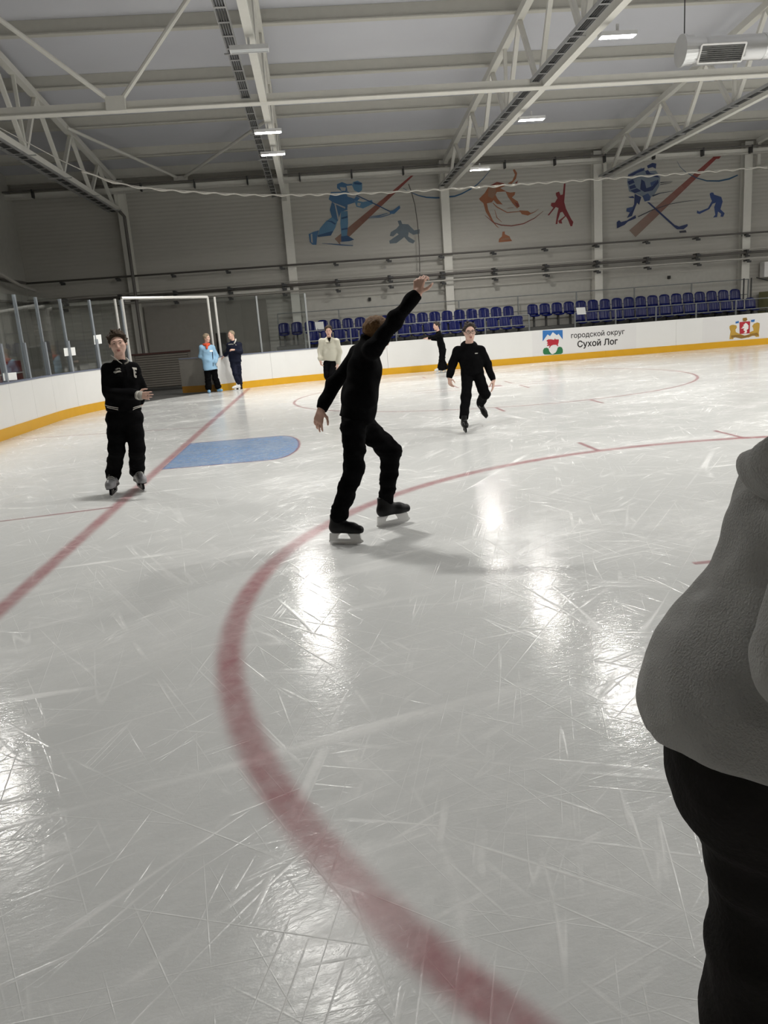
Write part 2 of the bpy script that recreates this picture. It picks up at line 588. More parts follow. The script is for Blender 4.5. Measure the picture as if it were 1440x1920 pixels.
def make_truss():
    r = empty('roof_truss')
    b = MB()
    b.bar((0, -20.2, ZB), (0, 20.2, ZB), 0.15, 0.15)
    b.build('bottom_chord', M['steel'], r)
    b = MB()
    for sg in (1, -1):
        b.bar((0, 0, ztop(0) - 0.1), (0, sg * 20.2, ztop(20.2) - 0.1), 0.17, 0.18)
    b.build('top_chord', M['steel'], r)
    tops = [(y, ztop(y) - 0.15) for y in TOPN]
    for (y, z) in tops:
        near = sorted(BOTN, key=lambda q: abs(q - y))[:2]
        for q in near:
            b = MB(); b.bar((0, y, z), (0, q, ZB), 0.10, 0.10)
            b.build('web_member', M['steel'], r)
    for sg in (1, -1):
        b = MB(); b.bar((0, sg * 20.15, ZB), (0, sg * 20.15, ztop(20.15) - 0.1), 0.12, 0.12); b.build('web_member', M['steel'], r)
    for sg in (1, -1):
        for q in (10.66, 4.7):
            b = MB(); b.bar((0, sg * q, ZB), (0, sg * q, ztop(q) - 0.15), 0.08, 0.08); b.build('web_member', M['steel'], r)
    return r


truss_labels = ['white steel roof truss at the dark left end of the hall, above the rink gate',
                'white steel roof truss left of the light blue painted hockey player, with two close lamps',
                'white steel roof truss between the blue and the orange paintings, carrying three lit lamps',
                'white steel roof truss between the orange skater and the dark blue hockey player paintings',
                'white steel roof truss at the right end, beyond the grey stick figure painting',
                'white steel roof truss sixth from the left end, outside the picture to the right',
                'white steel roof truss farthest down the hall, outside the picture to the right']
truss = make_truss()
for i, x in enumerate(TX):
    t = truss if i == 0 else copy_tree(truss)
    t.location = (x, 0, 0)
    tag(t, truss_labels[i], 'truss', 'white steel roof trusses')

# tie beams along the hall and the V braces
def tie(y, z, label, wd=0.16, ht=0.16):
    r = empty('tie_beam', (0, y, z))
    b = MB(); b.box((XL, -wd / 2, -ht / 2), (XR, wd / 2, ht / 2)); b.build('beam', M['steel'], r)
    b = MB(); b.box((XL, -wd / 2 - 0.05, -ht / 2 - 0.02), (XR, wd / 2 + 0.05, -ht / 2)); b.build('flange', M['steel'], r)
    tag(r, label, 'beam')
    return r


tie(7.3, ZB + 0.02, 'white tie beam running across all trusses in front of the silver duct')
tie(-7.3, ZB + 0.02, 'white tie beam running across the trusses above the photographer')
te = tie(19.9, 7.0, 'white eave beam running along the top of the mural wall')
b = MB(); b.tube([(XL, -0.3, 0.12), (XR, -0.3, 0.12)], 0.03); b.build('conduit', M['pipe'], te)
b = MB()
for k in range(24): b.box((XL + 1 + 1.9 * k, -0.33, -0.12), (XL + 1.05 + 1.9 * k, -0.1, 0.16))
b.build('conduit_clips', M['dark_steel'], te)
r = empty('roof_brace', (-1.55, 7.2, ZB))
for dx, nm in ((-3.05, 'brace_rod'), (3.05, 'brace_rod')):
    b = MB(); b.tube([(0.12 * np.sign(dx), 0, 0.12), (dx, -2.3, ztop(4.9) - 0.15 - ZB)], 0.05, 8); b.build(nm, M['steel'], r)
b = MB(); b.box((-0.2, -0.1, -0.1), (0.2, 0.06, 0.18)); b.build('gusset_plate', M['steel'], r)
tag(r, 'white V brace with gusset plate standing on the nearer tie beam at upper left', 'brace')
r = empty('roof_brace', (-2.2, 20.2, 7.3))
for dx in (-2.3, 3.7):
    b = MB(); b.tube([(0.1 * np.sign(dx), 0, 0.05), (dx, -5.7, ztop(14.5) - 0.15 - 7.3)], 0.05, 8); b.build('brace_rod', M['steel'], r)
b = MB(); b.box((-0.25, -0.08, -0.05), (0.25, 0.05, 0.1)); b.build('gusset_plate', M['steel'], r)
tag(r, 'white V brace rising from the eave beam above the dark wall', 'brace')

# cable trays beside the bottom chords
def tray(x, label, z=ZB + 0.02, wd=0.2):
    r = empty('cable_tray', (x, 0, z))
    b = MB(); b.box((-wd / 2, -20, -0.005), (-wd / 2 + 0.012, 20, 0.07)); b.box((wd / 2 - 0.012, -20, -0.005), (wd / 2, 20, 0.07)); b.build('side_rail', M['galv'], r)
    rg = MB(); rg.box((-wd / 2, -0.03, -0.004), (wd / 2, 0.03, 0.006)); me = rg.mesh('rung', M['galv'])
    for k in range(67):
        link_mesh('rung', me, r, (0, -19.8 + 0.6 * k, 0))
    b = MB()
    for k in range(4): b.tube([(-0.06 + 0.04 * k, -20, 0.03), (-0.06 + 0.04 * k, 20, 0.03)], 0.016, 6)
    b.build('cables', M['dark_steel'], r)
    hg = MB(); hg.box((-wd / 2 - 0.05, -0.02, -0.03), (0.45, 0.02, -0.01)); hme = hg.mesh('hanger', M['galv'])
    for k in range(14): link_mesh('hanger', hme, r, (0, -19.2 + 2.95 * k, 0))
    tag(r, label, 'cable tray', 'cable trays beside the trusses')


tray(TX[1] - 0.36, 'dark cable tray along the truss with the two close lamps')
tray(TX[2] - 0.24, 'cable tray along the truss with three lit lamps in a row')
tray(TX[3] - 0.2, 'cable tray along the lower right truss, in front of the dark blue hockey painting')
tray(TX[0] - 0.1, 'wide cable tray under the truss at the dark left end', ZB - 0.14, 0.34)
b = MB(); b.tube([(TX[0] + .1, 19.9, ZB - .1), (TX[0] + .25, 19.9, ZB - .3), (TX[0] + .25, 19.9, 0.0)], 0.06, 8)
tag(b.build('downpipe', M['pipe']), 'dark pipe running down the column at the dark left end', 'pipe')


# lamps: housing with a diffuser under it
def lamp_mesh():
    h = MB(); h.box((-0.32, -0.1, 0.015), (0.32, 0.1, 0.07)); h.box((-0.32, -0.1, 0), (0.32, -0.087, 0.015)); h.box((-0.32, 0.087, 0), (0.32, 0.1, 0.015)); h.box((-0.32, -0.087, 0), (-0.302, 0.087, 0.015)); h.box((0.302, -0.087, 0), (0.32, 0.087, 0.015)); h.box((-0.02, -0.02, 0.07), (0.02, 0.02, 0.2))
    d = MB(); d.add([(-0.3, -0.085, 0.013), (0.3, -0.085, 0.013), (0.3, 0.085, 0.013), (-0.3, 0.085, 0.013)], [(0, 3, 2, 1)])
    return h.mesh('housing', M['lamp_body']), d.mesh('diffuser', M['lamp_on']), d.mesh('diffuser', M['lamp_off'])


hm, don, doff = lamp_mesh()


def lamp(x, y, on, label):
    r = empty('ceiling_lamp', (x, y, ZB - 0.3))
    link_mesh('housing', hm, r)
    link_mesh('diffuser', don if on else doff, r)
    tag(r, label, 'lamp', 'lamps under the roof trusses')


x1, x2 = TX[1] - 0.02, TX[2] + 0.2
lamp(x1, 8.85, 1, 'lit lamp, the nearer of the two close lamps left of the hockey player painting')
lamp(x1, 11.2, 1, 'lit lamp, the farther of the two close lamps left of the hockey player painting')
lamp(x1, 3.35, 0, 'unlit lamp hanging above the two close lit lamps')
lamp(x2, 3.58, 1, 'lit lamp nearest the picture top, on the truss with three lamps')
lamp(x2, 9.1, 1, 'lit lamp in the middle of three on the truss')
lamp(x2, 15.15, 1, 'lit lamp closest to the wall, above the orange figure skater painting')
for (x, y) in [(x1, -2.7), (TX[0] + 0.3, 2.2), (x2, -2.4), (TX[3] + .2, -1.5), (TX[3] + .2, 4.0), (TX[4], -3), (TX[4], 3.2), (TX[4], 9), (TX[5], -6), (TX[5], 0), (TX[5], 6), (TX[5], 12), (TX[6], 3), (TX[6], 10), (TX[3] + .2, -8.5), (TX[4], -9)]:  # unseen lamps: some follow ice glints, the last ones added to brighten near ice
    lamp(x, y, 1, 'lit lamp over the rink, outside the picture, placed for the light on the ice')

# ------------------------------------------------------------------ duct with its grille
r = empty('air_duct', (10.45, 6.5, 6.68))
b = MB(); b.sm = True
b.tube([(0.3, 0, 0), (24, 0, 0.0)], 0.245, 24); b.build('tube', M['duct'], r)
b = MB(); b.sm = False
b.tube([(-0.16, 0, 0), (-0.1, 0, 0)], 0.31, 28); b.tube([(-0.1, 0, 0), (0.06, 0, 0)], 0.285, 28); b.tube([(0.06, 0, 0), (0.3, 0, 0)], 0.26, 28)
b.build('end_cap', M['duct'], r)
b = MB()
for k in range(9): b.tube([(1.6 + 2.5 * k, 0, 0), (1.66 + 2.5 * k, 0, 0)], 0.255, 24)
b.build('seam_band', M['duct'], r)
b = MB()
b.hexa([(0.15, -0.1, -0.28), (1.1, -0.1, -0.28), (1.1, 0.1, -0.28), (0.15, 0.1, -0.28), (0.15, -0.30, -0.02), (1.1, -0.30, -0.02), (1.1, 0.1, 0.0), (0.15, 0.1, 0.0)])
b.build('grille_box', M['duct'], r)
fr = MB()
A, Bv = np.array([0.15, -0.12, -0.29]), np.array([0.15, -0.325, 0.0])
ux_ = np.array([0.95, 0, 0])
for p_, q_ in ((A, A + ux_), (Bv, Bv + ux_), (A, Bv), (A + ux_, Bv + ux_)): fr.bar(p_, q_, 0.035, 0.03, (0, -0.8, -0.6))
fr.build('grille_frame', M['white_frame'], r)
g = MB()
for k in range(1, 9): g.bar(A + (Bv - A) * k / 9 , A + (Bv - A) * k / 9 + ux_, 0.012, 0.03, (0, -1, 0.3))
gb = g.build('grille_slats', M['grille'], r); gb['kind'] = 'stuff'
g = MB(); g.prism([A + (0, .02, .02), A + ux_ + (0, .02, .02), Bv + ux_ + (0, .02, .0), Bv + (0, .02, .0)], (0, 0.8, 0.5), 0.01); g.build('grille_back', M['grille'], r)
g = MB(); g.tube([(-0.08, 0, 0.3), (-0.08, 0, 2.05)], 0.012, 6); g.build('hanger_rod', M['dark_steel'], r)
tag(r, 'round silver air duct with a white framed grille hanging under the roof', 'duct')

# net cable sagging across the hall, with the rolled net tied to it
pts = []
ctrl = [tuple(aty(u, v, y)) for u, v, y in ((-160, 150, 7.2), (-70, 203, 8.2), (0, 240, 9.0), (60, 272, 9.7), (130, 308, 10.6), (190, 333, 11.5), (260, 350, 12.4), (380, 360, 13.6), (520, 365, 14.6), (760, 358, 14.6), (1000, 343, 14.6), (1440, 312, 14.6), (2000, 262, 14.6))]
for i in range(len(ctrl) - 1):
    nk_ = max(6, int(np.linalg.norm(np.array(ctrl[i + 1]) - np.array(ctrl[i])) / 0.2))
    for k in range(nk_):
        t = k / nk_
        p0, p1, p2, p3 = ctrl[max(i - 1, 0)], ctrl[i], ctrl[i + 1], ctrl[min(i + 2, len(ctrl) - 1)]
        pts.append(tuple(0.5 * (2 * b_ + (-a_ + c_) * t + (2 * a_ - 5 * b_ + 4 * c_ - d_) * t * t + (-a_ + 3 * b_ - 3 * c_ + d_) * t ** 3) for a_, b_, c_, d_ in zip(p0, p1, p2, p3)))
r = empty('net_cable', (0, 0, 0))
b = MB(); b.tube(pts, 0.012, 6); b.build('cable', M['pipe_light'], r)
tw = []
for i in range(0, len(pts) - 1):
    for k in range(6):
        p_ = np.array(pts[i]) * (1 - k / 6) + np.array(pts[i + 1]) * k / 6
        if p_[0] < -3.4: continue
        s_ = p_[0] * 2 * math.pi / 0.55
        tw.append(p_ + (0, 0.022 * math.cos(s_), -0.02 + 0.022 * math.sin(s_)))
b = MB(); b.sm = True; b.tube(tw, 0.022, 5); b.build('rolled_net', M['rope'], r)
tag(r, 'pale cable with a rolled net sagging across the hall in front of the murals', 'cable')
cc = [aty(u, v, 20.2) for u, v in ((766, 345), (772, 362), (778, 385), (783, 420), (786, 460), (787, 500), (787, 545))]
b = MB(); b.tube(cc, 0.018, 6)
tag(b.build('hanging_rope', M['pipe']), 'thin rope hanging down the mural wall right of the faint goalkeeper', 'rope')

# pipes along the far wall
def pipe(y, z, rad, m, label, dz=0.0):
    r = empty('wall_pipe', (0, y, z))
    b = MB(); b.sm = True
    b.tube([(XL + .1, 0, 0), (XR, 0, dz)], rad, 8); b.build('pipe', m, r)
    c = MB(); c.box((-0.05, -0.06, -rad - 0.05), (0.05, 0.3, -rad)); c.box((-0.03, -0.02, -rad - 0.12), (0.14, 0.02, -rad - 0.04)); me = c.mesh('bracket', M['dark_steel'])
    for k in range(19): link_mesh('bracket', me, r, (XL + 1.4 + 2.03 * k, 0, dz * k / 19))
    tag(r, label, 'pipe', 'pipes along the mural wall')


pipe(20.08, 4.03, 0.035, M['pipe'], 'grey pipe with brackets right under the murals')
pipe(20.08, 3.30, 0.05, M['pipe'], 'thicker dark pipe, second below the murals')
pipe(20.0, 3.42, 0.022, M['pipe_light'], 'thin pale pipe just above the thicker dark pipe')
pipe(19.95, 3.06, 0.035, M['pipe_light'], 'pale pipe, lowest of those below the murals')
b = MB(); b.box((XL, 20.2, 3.12), (1.5, 20.45, 3.24))
b.build('rail_beam', M['steel'], wall_far)
for z0, z1, xa, xb in ((0.2, 2.75, 1.75, 7.3), (0.2, 2.75, 7.75, 13.2), (0.2, 2.75, 13.7, 19.2)):
    b = MB(); b.box((xa, 20.46, z0), (xb, 20.5, z1)); b.build('lower_wall_panel', M['wall_end'], wall_far)

# left wall details: sloping pipe, lamp bracket
b = MB(); b.tube([(XL + 0.45, 14, 4.6), (XL + 0.45, 18.5, 3.85), (XL + 0.45, 20.0, 3.75)], 0.06, 8)
tag(b.build('sloping_pipe', M['pipe_light']), 'pale sloping pipe on the dark end wall', 'pipe')
b = MB(); b.tube([(XL + 0.12, -20, 4.05), (XL + 0.12, 20.2, 4.05)], 0.05, 8); b.tube([(XL + 0.12, -20, 3.3), (XL + 0.12, 20.2, 3.3)], 0.05, 8)
tag(b.build('wall_pipe', M['pipe']), 'pair of dark pipes along the dark end wall', 'pipe')

# ------------------------------------------------------------------ ice markings (paint under the ice)
def strip(name, pts, wd, m, z=0.0015, parent=floor, label=None, closed=False):
    pts = [np.array(p, float) for p in pts]
    n = len(pts)
    vs, uvs, fs = [], [], []
    for i, p in enumerate(pts):
        d = (pts[(i + 1) % n] - pts[i - 1]) if closed else (pts[min(i + 1, n - 1)] - pts[max(i - 1, 0)])
        d /= np.linalg.norm(d)
        nn = np.array([-d[1], d[0]])
        for s_ in (-1, 1):
            vs.append((p[0] + nn[0] * s_ * wd / 2, p[1] + nn[1] * s_ * wd / 2, z)); uvs.append((i / n, (s_ + 1) / 2))
    for i in range(n if closed else n - 1):
        j = (i + 1) % n
        fs.append((2 * i, 2 * j, 2 * j + 1, 2 * i + 1))
    me = D.meshes.new(name); me.from_pydata(vs, [], fs); setmats(me, m)
    uv = me.uv_layers.new(name='UVMap')
    for lp in me.loops: uv.data[lp.index].uv = uvs[lp.vertex_index]
    o = link_mesh(name, me, parent)
    if label: o['label'] = label
    return o


def line(a, b, n=12):
    a, b = np.array(a, float), np.array(b, float)
    return [a + (b - a) * i / n for i in range(n + 1)]


strip('goal_line', line((0, -13.3), (0, 13.3), 60), 0.19, M['red_paint'], label='straight red goal line on the ice')
strip('trapezoid_line', line((-0.03, -3.32), (XE, -4.05)), 0.075, M['thin_red'])
strip('trapezoid_line', line((-0.03, 3.35), (XE, 4.05)), 0.075, M['thin_red'])
for cy, lab in ((-7.0, 'near red face-off circle on the ice'), (7.0, 'far red face-off circle on the ice')):
    cx = 6.02
    strip('face_off_circle', [(cx + 4.5 * math.cos(t * 2 * math.pi / 160), cy + 4.5 * math.sin(t * 2 * math.pi / 160)) for t in range(160)], 0.20 if cy < 0 else 0.10, M['red_paint'] if cy < 0 else M['thin_red'], 0.002, label=lab, closed=True)
    for sy in (-1, 1):
        for sx in (-1, 1):
            strip('hash_mark', line((cx + 0.85 * sx, cy + 4.45 * sy), (cx + 0.85 * sx, cy + 5.1 * sy), 4), 0.09, M['thin_red'], 0.0025)
            strip('face_off_mark', line((cx + 0.65 * sx, cy + 0.3 * sy), (cx + 1.75 * sx, cy + 0.3 * sy), 4), 0.08, M['thin_red'], 0.0025)
            strip('face_off_mark', line((cx + 0.65 * sx, cy + 0.3 * sy), (cx + 0.65 * sx, cy + 1.15 * sy), 4), 0.08, M['thin_red'], 0.0025)
    strip('face_off_spot', line((cx - 0.3, cy), (cx + 0.3, cy), 4), 0.6, M['red_paint'], 0.002)
cr = [(0.05, -1.18), (1.36, -1.18)]
a0 = math.atan2(1.18, 1.36)
cr += [(1.36 + 0.40 * math.cos(t) ** 0.8, 1.18 * math.sin(t)) for t in np.linspace(-math.pi / 2 + 0.08, math.pi / 2 - 0.08, 20)]
cr += [(1.36, 1.18), (0.05, 1.18)]
b = MB(); b.add([(x, y, 0.0012) for x, y in cr], [tuple(range(len(cr)))])
cro = b.build('goal_crease', M['blue_paint'], floor)
uvl = cro.data.uv_layers.new(name='UVMap')
for lp in cro.data.loops: uvl.data[lp.index].uv = (0.5, 0.5)
cro['label'] = 'pale blue goal crease with red edge'
strip('crease_edge', cr, 0.055, M['thin_red'], 0.0022)


# ------------------------------------------------------------------ rink boards, glass and gate
PL = [(XR - 0.02, HW)]


def perim(s):
    """point and outward normal at arc length s, from the far straight through the corner along the end"""
    s1 = XR - (XE + RC); s2 = s1 + RC * math.pi / 2; s3 = s2 + 2 * (HW - RC); s4 = s3 + RC * math.pi / 2
    if s < s1: return np.array([XR - s, HW]), np.array([0, 1.0])
    if s < s2:
        a = math.pi / 2 + (s - s1) / RC
        n = np.array([math.cos(a), math.sin(a)]); return np.array([XE + RC, HW - RC]) + RC * n, n
    if s < s3: return np.array([XE, HW - RC - (s - s2)]), np.array([-1.0, 0])
    if s < s4:
        a = math.pi + (s - s3) / RC
        n = np.array([math.cos(a), math.sin(a)]); return np.array([XE + RC, -(HW - RC)]) + RC * n, n
    return np.array([XE + RC + s - s4, -HW]), np.array([0, -1.0])


S1 = XR - (XE + RC); S2 = S1 + RC * math.pi / 2; S3 = S2 + 2 * (HW - RC); S4 = S3 + RC * math.pi / 2; S5 = S4 + S1


def s_at(x, y):
    """arc length of the corner point seen from the corner centre"""
    a = math.atan2(y - (HW - RC), x - (XE + RC))
    return S1 + RC * (a - math.pi / 2)


SG0 = s_at(-0.86, 12.9)     # right gate post
SG1 = s_at(-2.78, 10.8)     # left gate post
boards = empty('rink_boards', (0, 0, 0))


def seg(sa, sb, z0, z1, o0, o1, n=3):
    b = MB()
    ss = np.linspace(sa, sb, n + 1)
    P = []
    for s_ in ss:
        p_, nn = perim(s_)
        P.append((p_ + nn * o0, p_ + nn * o1))
    for i in range(n):
        (a, b0), (c, d) = P[i], P[i + 1]
        b.hexa([(*a, z0), (*c, z0), (*d, z0), (*b0, z0), (*a, z1), (*c, z1), (*d, z1), (*b0, z1)])
    return b


edges = [0.0]
x = 0.0
while x + 2.4 < S1 - 0.5: x += 2.4; edges.append(x)
k = int(round((SG0 - x) / 1.9))
edges += list(np.linspace(x, SG0, k + 1)[1:])
pan1 = list(edges)
pan2 = list(np.linspace(SG1, S5, int((S5 - SG1) / 1.25) + 1))
for lst in (pan1, pan2):
    for a, b_ in zip(lst[:-1], lst[1:]):
        curve = 1 if (b_ < S1 or a > S4) else 4
        seg(a + 0.003, b_ - 0.003, 0.2, BH - 0.03, 0.0, 0.1, curve).build('board_panel', M['board'], boards)
        seg(a + 0.001, b_ - 0.001, -0.02, 0.205, -0.02, 0.1, curve).build('kick_plate', M['kick'], boards)
        far = b_ < SG0 - 2
        seg(a, b_, BH - 0.03, BH, -0.015 if not far else -0.005, 0.14, curve).build('cap_rail', M['board'] if far else M['cap'], boards)
tag(boards, 'white rink boards with yellow kick plate around the ice', 'rink boards')

# glass on the end and corner boards
gl = empty('rink_glass', (0, 0, 0))
ZG = 2.71


def pane(a, b_):
    seg(a + 0.02, b_ - 0.02, BH + 0.01, ZG, 0.05, 0.062, 3).build('pane', M['glass'], gl)


def post(s_, z1=ZG, wd=0.05, m=None, low=True):
    p_, nn = perim(s_)
    t = np.array([-nn[1], nn[0]])
    c = p_ + nn * 0.056
    b = MB()
    b.hexa([(*(c - t * wd / 2 - nn * .03), BH), (*(c + t * wd / 2 - nn * .03), BH), (*(c + t * wd / 2 + nn * .03), BH), (*(c - t * wd / 2 + nn * .03), BH),
            (*(c - t * wd / 2 - nn * .03), z1), (*(c + t * wd / 2 - nn * .03), z1), (*(c + t * wd / 2 + nn * .03), z1), (*(c - t * wd / 2 + nn * .03), z1)])
    b.build('post', m or M['post'], gl)
    if low:
        b = MB(); q = c - nn * 0.045
        wd = 0.075
        b.hexa([(*(q - t * wd / 2 - nn * .02), BH), (*(q + t * wd / 2 - nn * .02), BH), (*(q + t * wd / 2 + nn * .02), BH), (*(q - t * wd / 2 + nn * .02), BH),
                (*(q - t * wd / 2 - nn * .02), BH + .72), (*(q + t * wd / 2 - nn * .02), BH + .72), (*(q + t * wd / 2 + nn * .02), BH + .72), (*(q - t * wd / 2 + nn * .02), BH + .72)])
        b.build('post_bracket', M['post'], gl)


for a, b_ in zip(pan2[:-1], pan2[1:]):
    if b_ < S4: pane(a, b_); post(b_)
post(SG1 + 0.05, low=False)
gx = [SG0 - 0.1] + [SG0 - 0.1 - 1.55 * k for k in range(1, 3)]
for a, b_ in zip(gx[:-1], gx[1:]):
    pane(b_, a)
    post(b_, low=False, m=M['rail'])
tag(gl, 'tall clear safety glass with metal posts on the left boards', 'glass')

# gate frame across the opening
r = empty('gate_portal', (0, 0, 0))
for s_, off in ((SG0 - 0.06, 0.03), (SG0 - 0.3, 0.05), (SG1 + 0.02, 0.03), (SG1 + 0.26, 0.05)):
    p_, nn = perim(s_); c = p_ + nn * off
    b = MB(); b.tube([(c[0], c[1], BH), (c[0], c[1], 2.74)], 0.036, 8); b.build('gate_post', M['gatepost'], r)
pa, na = perim(SG0 - 0.06); pb, nb = perim(SG1 + 0.02)
b = MB(); b.tube([(*(pa + na * .03), 2.74), (*(pb + nb * .03), 2.76)], 0.04, 8); b.build('top_bar', M['gatepost'], r)
tag(r, 'pale metal frame of posts and top bar over the open rink gate', 'gate')
# the open gate leaf, swung back
r = empty('gate_leaf', (pa[0] - 0.02, pa[1] + 0.2, 0))
e1 = np.array([-1.12, 0.42])
def leafbox(z0, z1, th0, th1, nm, m):
    n_ = np.array([-e1[1], e1[0]]) / np.linalg.norm(e1) * -1
    b = MB(); q = [n_ * th0 * -1, e1 + n_ * th0 * -1, e1 + n_ * th1 * -1, n_ * th1 * -1]
    b.hexa([(*p_, z0) for p_ in q] + [(*p_, z1) for p_ in q]); b.build(nm, m, r)
leafbox(0.2, BH - 0.02, 0, 0.07, 'leaf_board', M['leaf']); leafbox(0.0, 0.2, -0.015, 0.07, 'leaf_kick_plate', M['leafkick']); leafbox(BH - 0.02, BH + .01, -0.01, 0.08, 'leaf_cap', M['cap'])
tag(r, 'grey rink gate leaf swung open behind the woman in light blue', 'gate')

# brown slatted barrier standing behind the opening, and the benches behind the glass
r = empty('slatted_barrier', (0, 16.5, 0))
b = MB(); b.box((-4.0, 0.05, 0.06), (-2.15, 0.1, 1.2)); b.build('back_panel', M['shutter'], r)
sl = MB(); sl.box((-3.95, 0.0, 0.0), (-2.2, 0.05, 0.06)); sme = sl.mesh('slat', M['shutter'])
for k in range(14): link_mesh('slat', sme, r, (0, 0, 0.1 + 0.077 * k))
b = MB(); b.box((-4.05, -0.02, 1.18), (-2.1, 0.12, 1.24)); b.build('top_rail', mat('dull_red_rail', (0.055, 0.022, 0.018), 0.6), r)
for xx in (-4.0, -2.15):
    b = MB(); b.box((xx - .04, -0.01, 0), (xx + .04, 0.11, 1.2)); b.build('end_post', M['shutter'], r)
tag(r, 'low brown slatted barrier behind the open rink gate', 'barrier')
b = MB(); b.box((-4.2, 20.32, 0), (0.4, 20.47, 2.9)); b.build('wall_cladding', mat('brown_grey_cladding', (0.25, 0.235, 0.21), 0.6), wall_far)
for (yy, lab) in ((8.6, 'dark red bench behind the glass, nearer one'), (11.6, 'dark red bench behind the glass, beside the gate')):
    r = empty('bench', (-6.2, yy, 0))
    b = MB(); b.box((-0.22, -1.3, 0.42), (0.22, 1.3, 0.5)); b.build('seat', M['bench_red'], r, bevel=0.02)
    b = MB(); b.box((-0.28, -1.3, 0.5), (-0.2, 1.3, 1.35)); b.build('backrest', M['bench_red'], r, bevel=0.02)
    for sy in (-1.1, 1.1):
        b = MB(); b.box((-0.2, sy - .03, 0), (0.2, sy + .03, 0.42)); b.build('leg', M['dark_steel'], r)
    b = MB(); b.box((-0.19, -1.3, 1.0), (-0.17, 1.3, 1.03)); b.build('trim_line', M['pipe_light'], r)
    tag(r, lab, 'bench', 'benches behind the glass')


def sheet(corners, label, th=0.004, m=None):
    b = MB(); c = [np.array(p, float) for p in corners]
    n = np.cross(c[1] - c[0], c[2] - c[1]); n /= np.linalg.norm(n)
    b.prism(c, n, th)
    return tag(b.build('paper_sheet', m or M['paper']), label, 'paper')


def sheet_px(u0, v0, u1, v1, y, label, sk=-3):
    sheet([aty(u0, v1, y), aty(u1, v1 + sk, y), aty(u1 - 2, v0 + sk, y), aty(u0 - 2, v0, y)], label)


def on_glass(u, v, off=0.03):
    d = ray(u, v); best = None
    for t in np.arange(12, 32, 0.02):
        p_ = CAM + d * t
        if p_[1] > HW - RC:
            if math.hypot(p_[0] - XE - RC, p_[1] - HW + RC) >= RC + off: return p_
        elif p_[0] <= XE - off: return p_


def sheet_glass(u0, v0, u1, v1, label): sheet([on_glass(u0 + 2, v1), on_glass(u1 + 2, v1 - 2), on_glass(u1, v0 - 2), on_glass(u0, v0)], label)


sheet_glass(175, 629, 189, 646, 'white paper notice on the glass just left of the boy in the varsity jacket')
sheet_glass(119, 653, 140, 668, 'wide paper notice on the glass, left of the smaller one')
sheet_glass(5, 700, 30, 714, 'pale paper notice low on the glass at the left edge')
# black loudspeaker box behind the glass between the two adults
c = aty(418, 650, 15.6)
r = empty('loudspeaker', (c[0], 15.6, 0))
b = MB(); b.box((-0.17, -0.2, 1.05), (0.17, 0.2, 1.72)); b.build('cabinet', M['frame_black'], r, bevel=0.02)
b = MB(); b.box((-0.03, -0.03, 0), (0.03, 0.03, 1.05)); b.box((-0.25, -0.25, 0), (0.25, 0.25, 0.03)); b.build('stand', M['dark_steel'], r)
b = MB(); b.tube([(0, -0.2, 1.25), (0, -0.215, 1.25)], 0.12, 16); b.build('cone', M['dark_steel'], r)
tag(r, 'black loudspeaker box behind the glass between the two adults at the gate', 'loudspeaker')

# ------------------------------------------------------------------ adverts on the boards
def flat(poly_xz, y, col_m, name, parent, th=0.003):
    b = MB(); b.prism([(x, y, z) for x, z in poly_xz][::-1], (0, -1, 0), th)
    return b.build(name, col_m, parent)


def px(u, v, y): p_ = aty(u, v, y); return (p_[0], p_[2])


def text(body, x, z, y, width, parent, name, m, bold=0.0):
    cu = D.curves.new('lettering', 'FONT')
    cu.body = body; cu.size = 0.3; cu.extrude = 0.0
    o = D.objects.new('tmp', cu); COL.objects.link(o)
    dg = bpy.context.evaluated_depsgraph_get()
    me = D.meshes.new_from_object(o.evaluated_get(dg))
    D.objects.remove(o)
    co = np.array([v.co[:] for v in me.vertices])
    wd = co[:, 0].max() - co[:, 0].min()
    sc = width / wd
    me.transform(Matrix.Translation((-co[:, 0].min(), 0, 0)))
    me.transform(Matrix.Scale(sc, 4))
    me.transform(Matrix.Rotation(math.pi / 2, 4, 'X'))
    if bold:                                            # heavier strokes: the glyphs repeated with small shifts
        bm = bmesh.new()
        for k, (dx, dz) in enumerate(((0, 0), (bold, 0), (-bold, 0), (0, bold), (0, -bold))):
            m2 = me.copy(); m2.transform(Matrix.Translation((dx, -0.0002 * k, dz))); bm.from_mesh(m2); D.meshes.remove(m2)
        bm.to_mesh(me); bm.free()
    me.materials.clear(); me.materials.append(m)
    o = link_mesh(name, me, parent, (x, y, z))
    return o


YB = HW - 0.003
ad = empty('advert_panel', (0, 0, 0))
x0 = px(998, 640, HW)[0]; xm = px(1150, 640, HW)[0]; x1_ = px(1193, 640, HW)[0]
flat([(x0, 0.215), (x1_, 0.215), (x1_, 1.0), (x0, 1.0)], HW, M['advert'], 'backing', ad)
YA = HW - 0.004
blue = mat('crest_blue', (0.03, 0.16, 0.45), 0.5); red = mat('crest_red', (0.42, 0.015, 0.03), 0.5); green = mat('crest_green', (0.02, 0.16, 0.055), 0.5)
gold = mat('crest_gold', (0.50, 0.30, 0.04), 0.5); gold2 = mat('crest_dark_gold', (0.26, 0.14, 0.02), 0.5); white_ = mat('crest_white', (0.82, 0.8, 0.78), 0.5)


def sq(zx, zy, pts): return [px(1000 + a / 7.2, 600 + b_ / 7.2, YA) for a, b_ in pts]


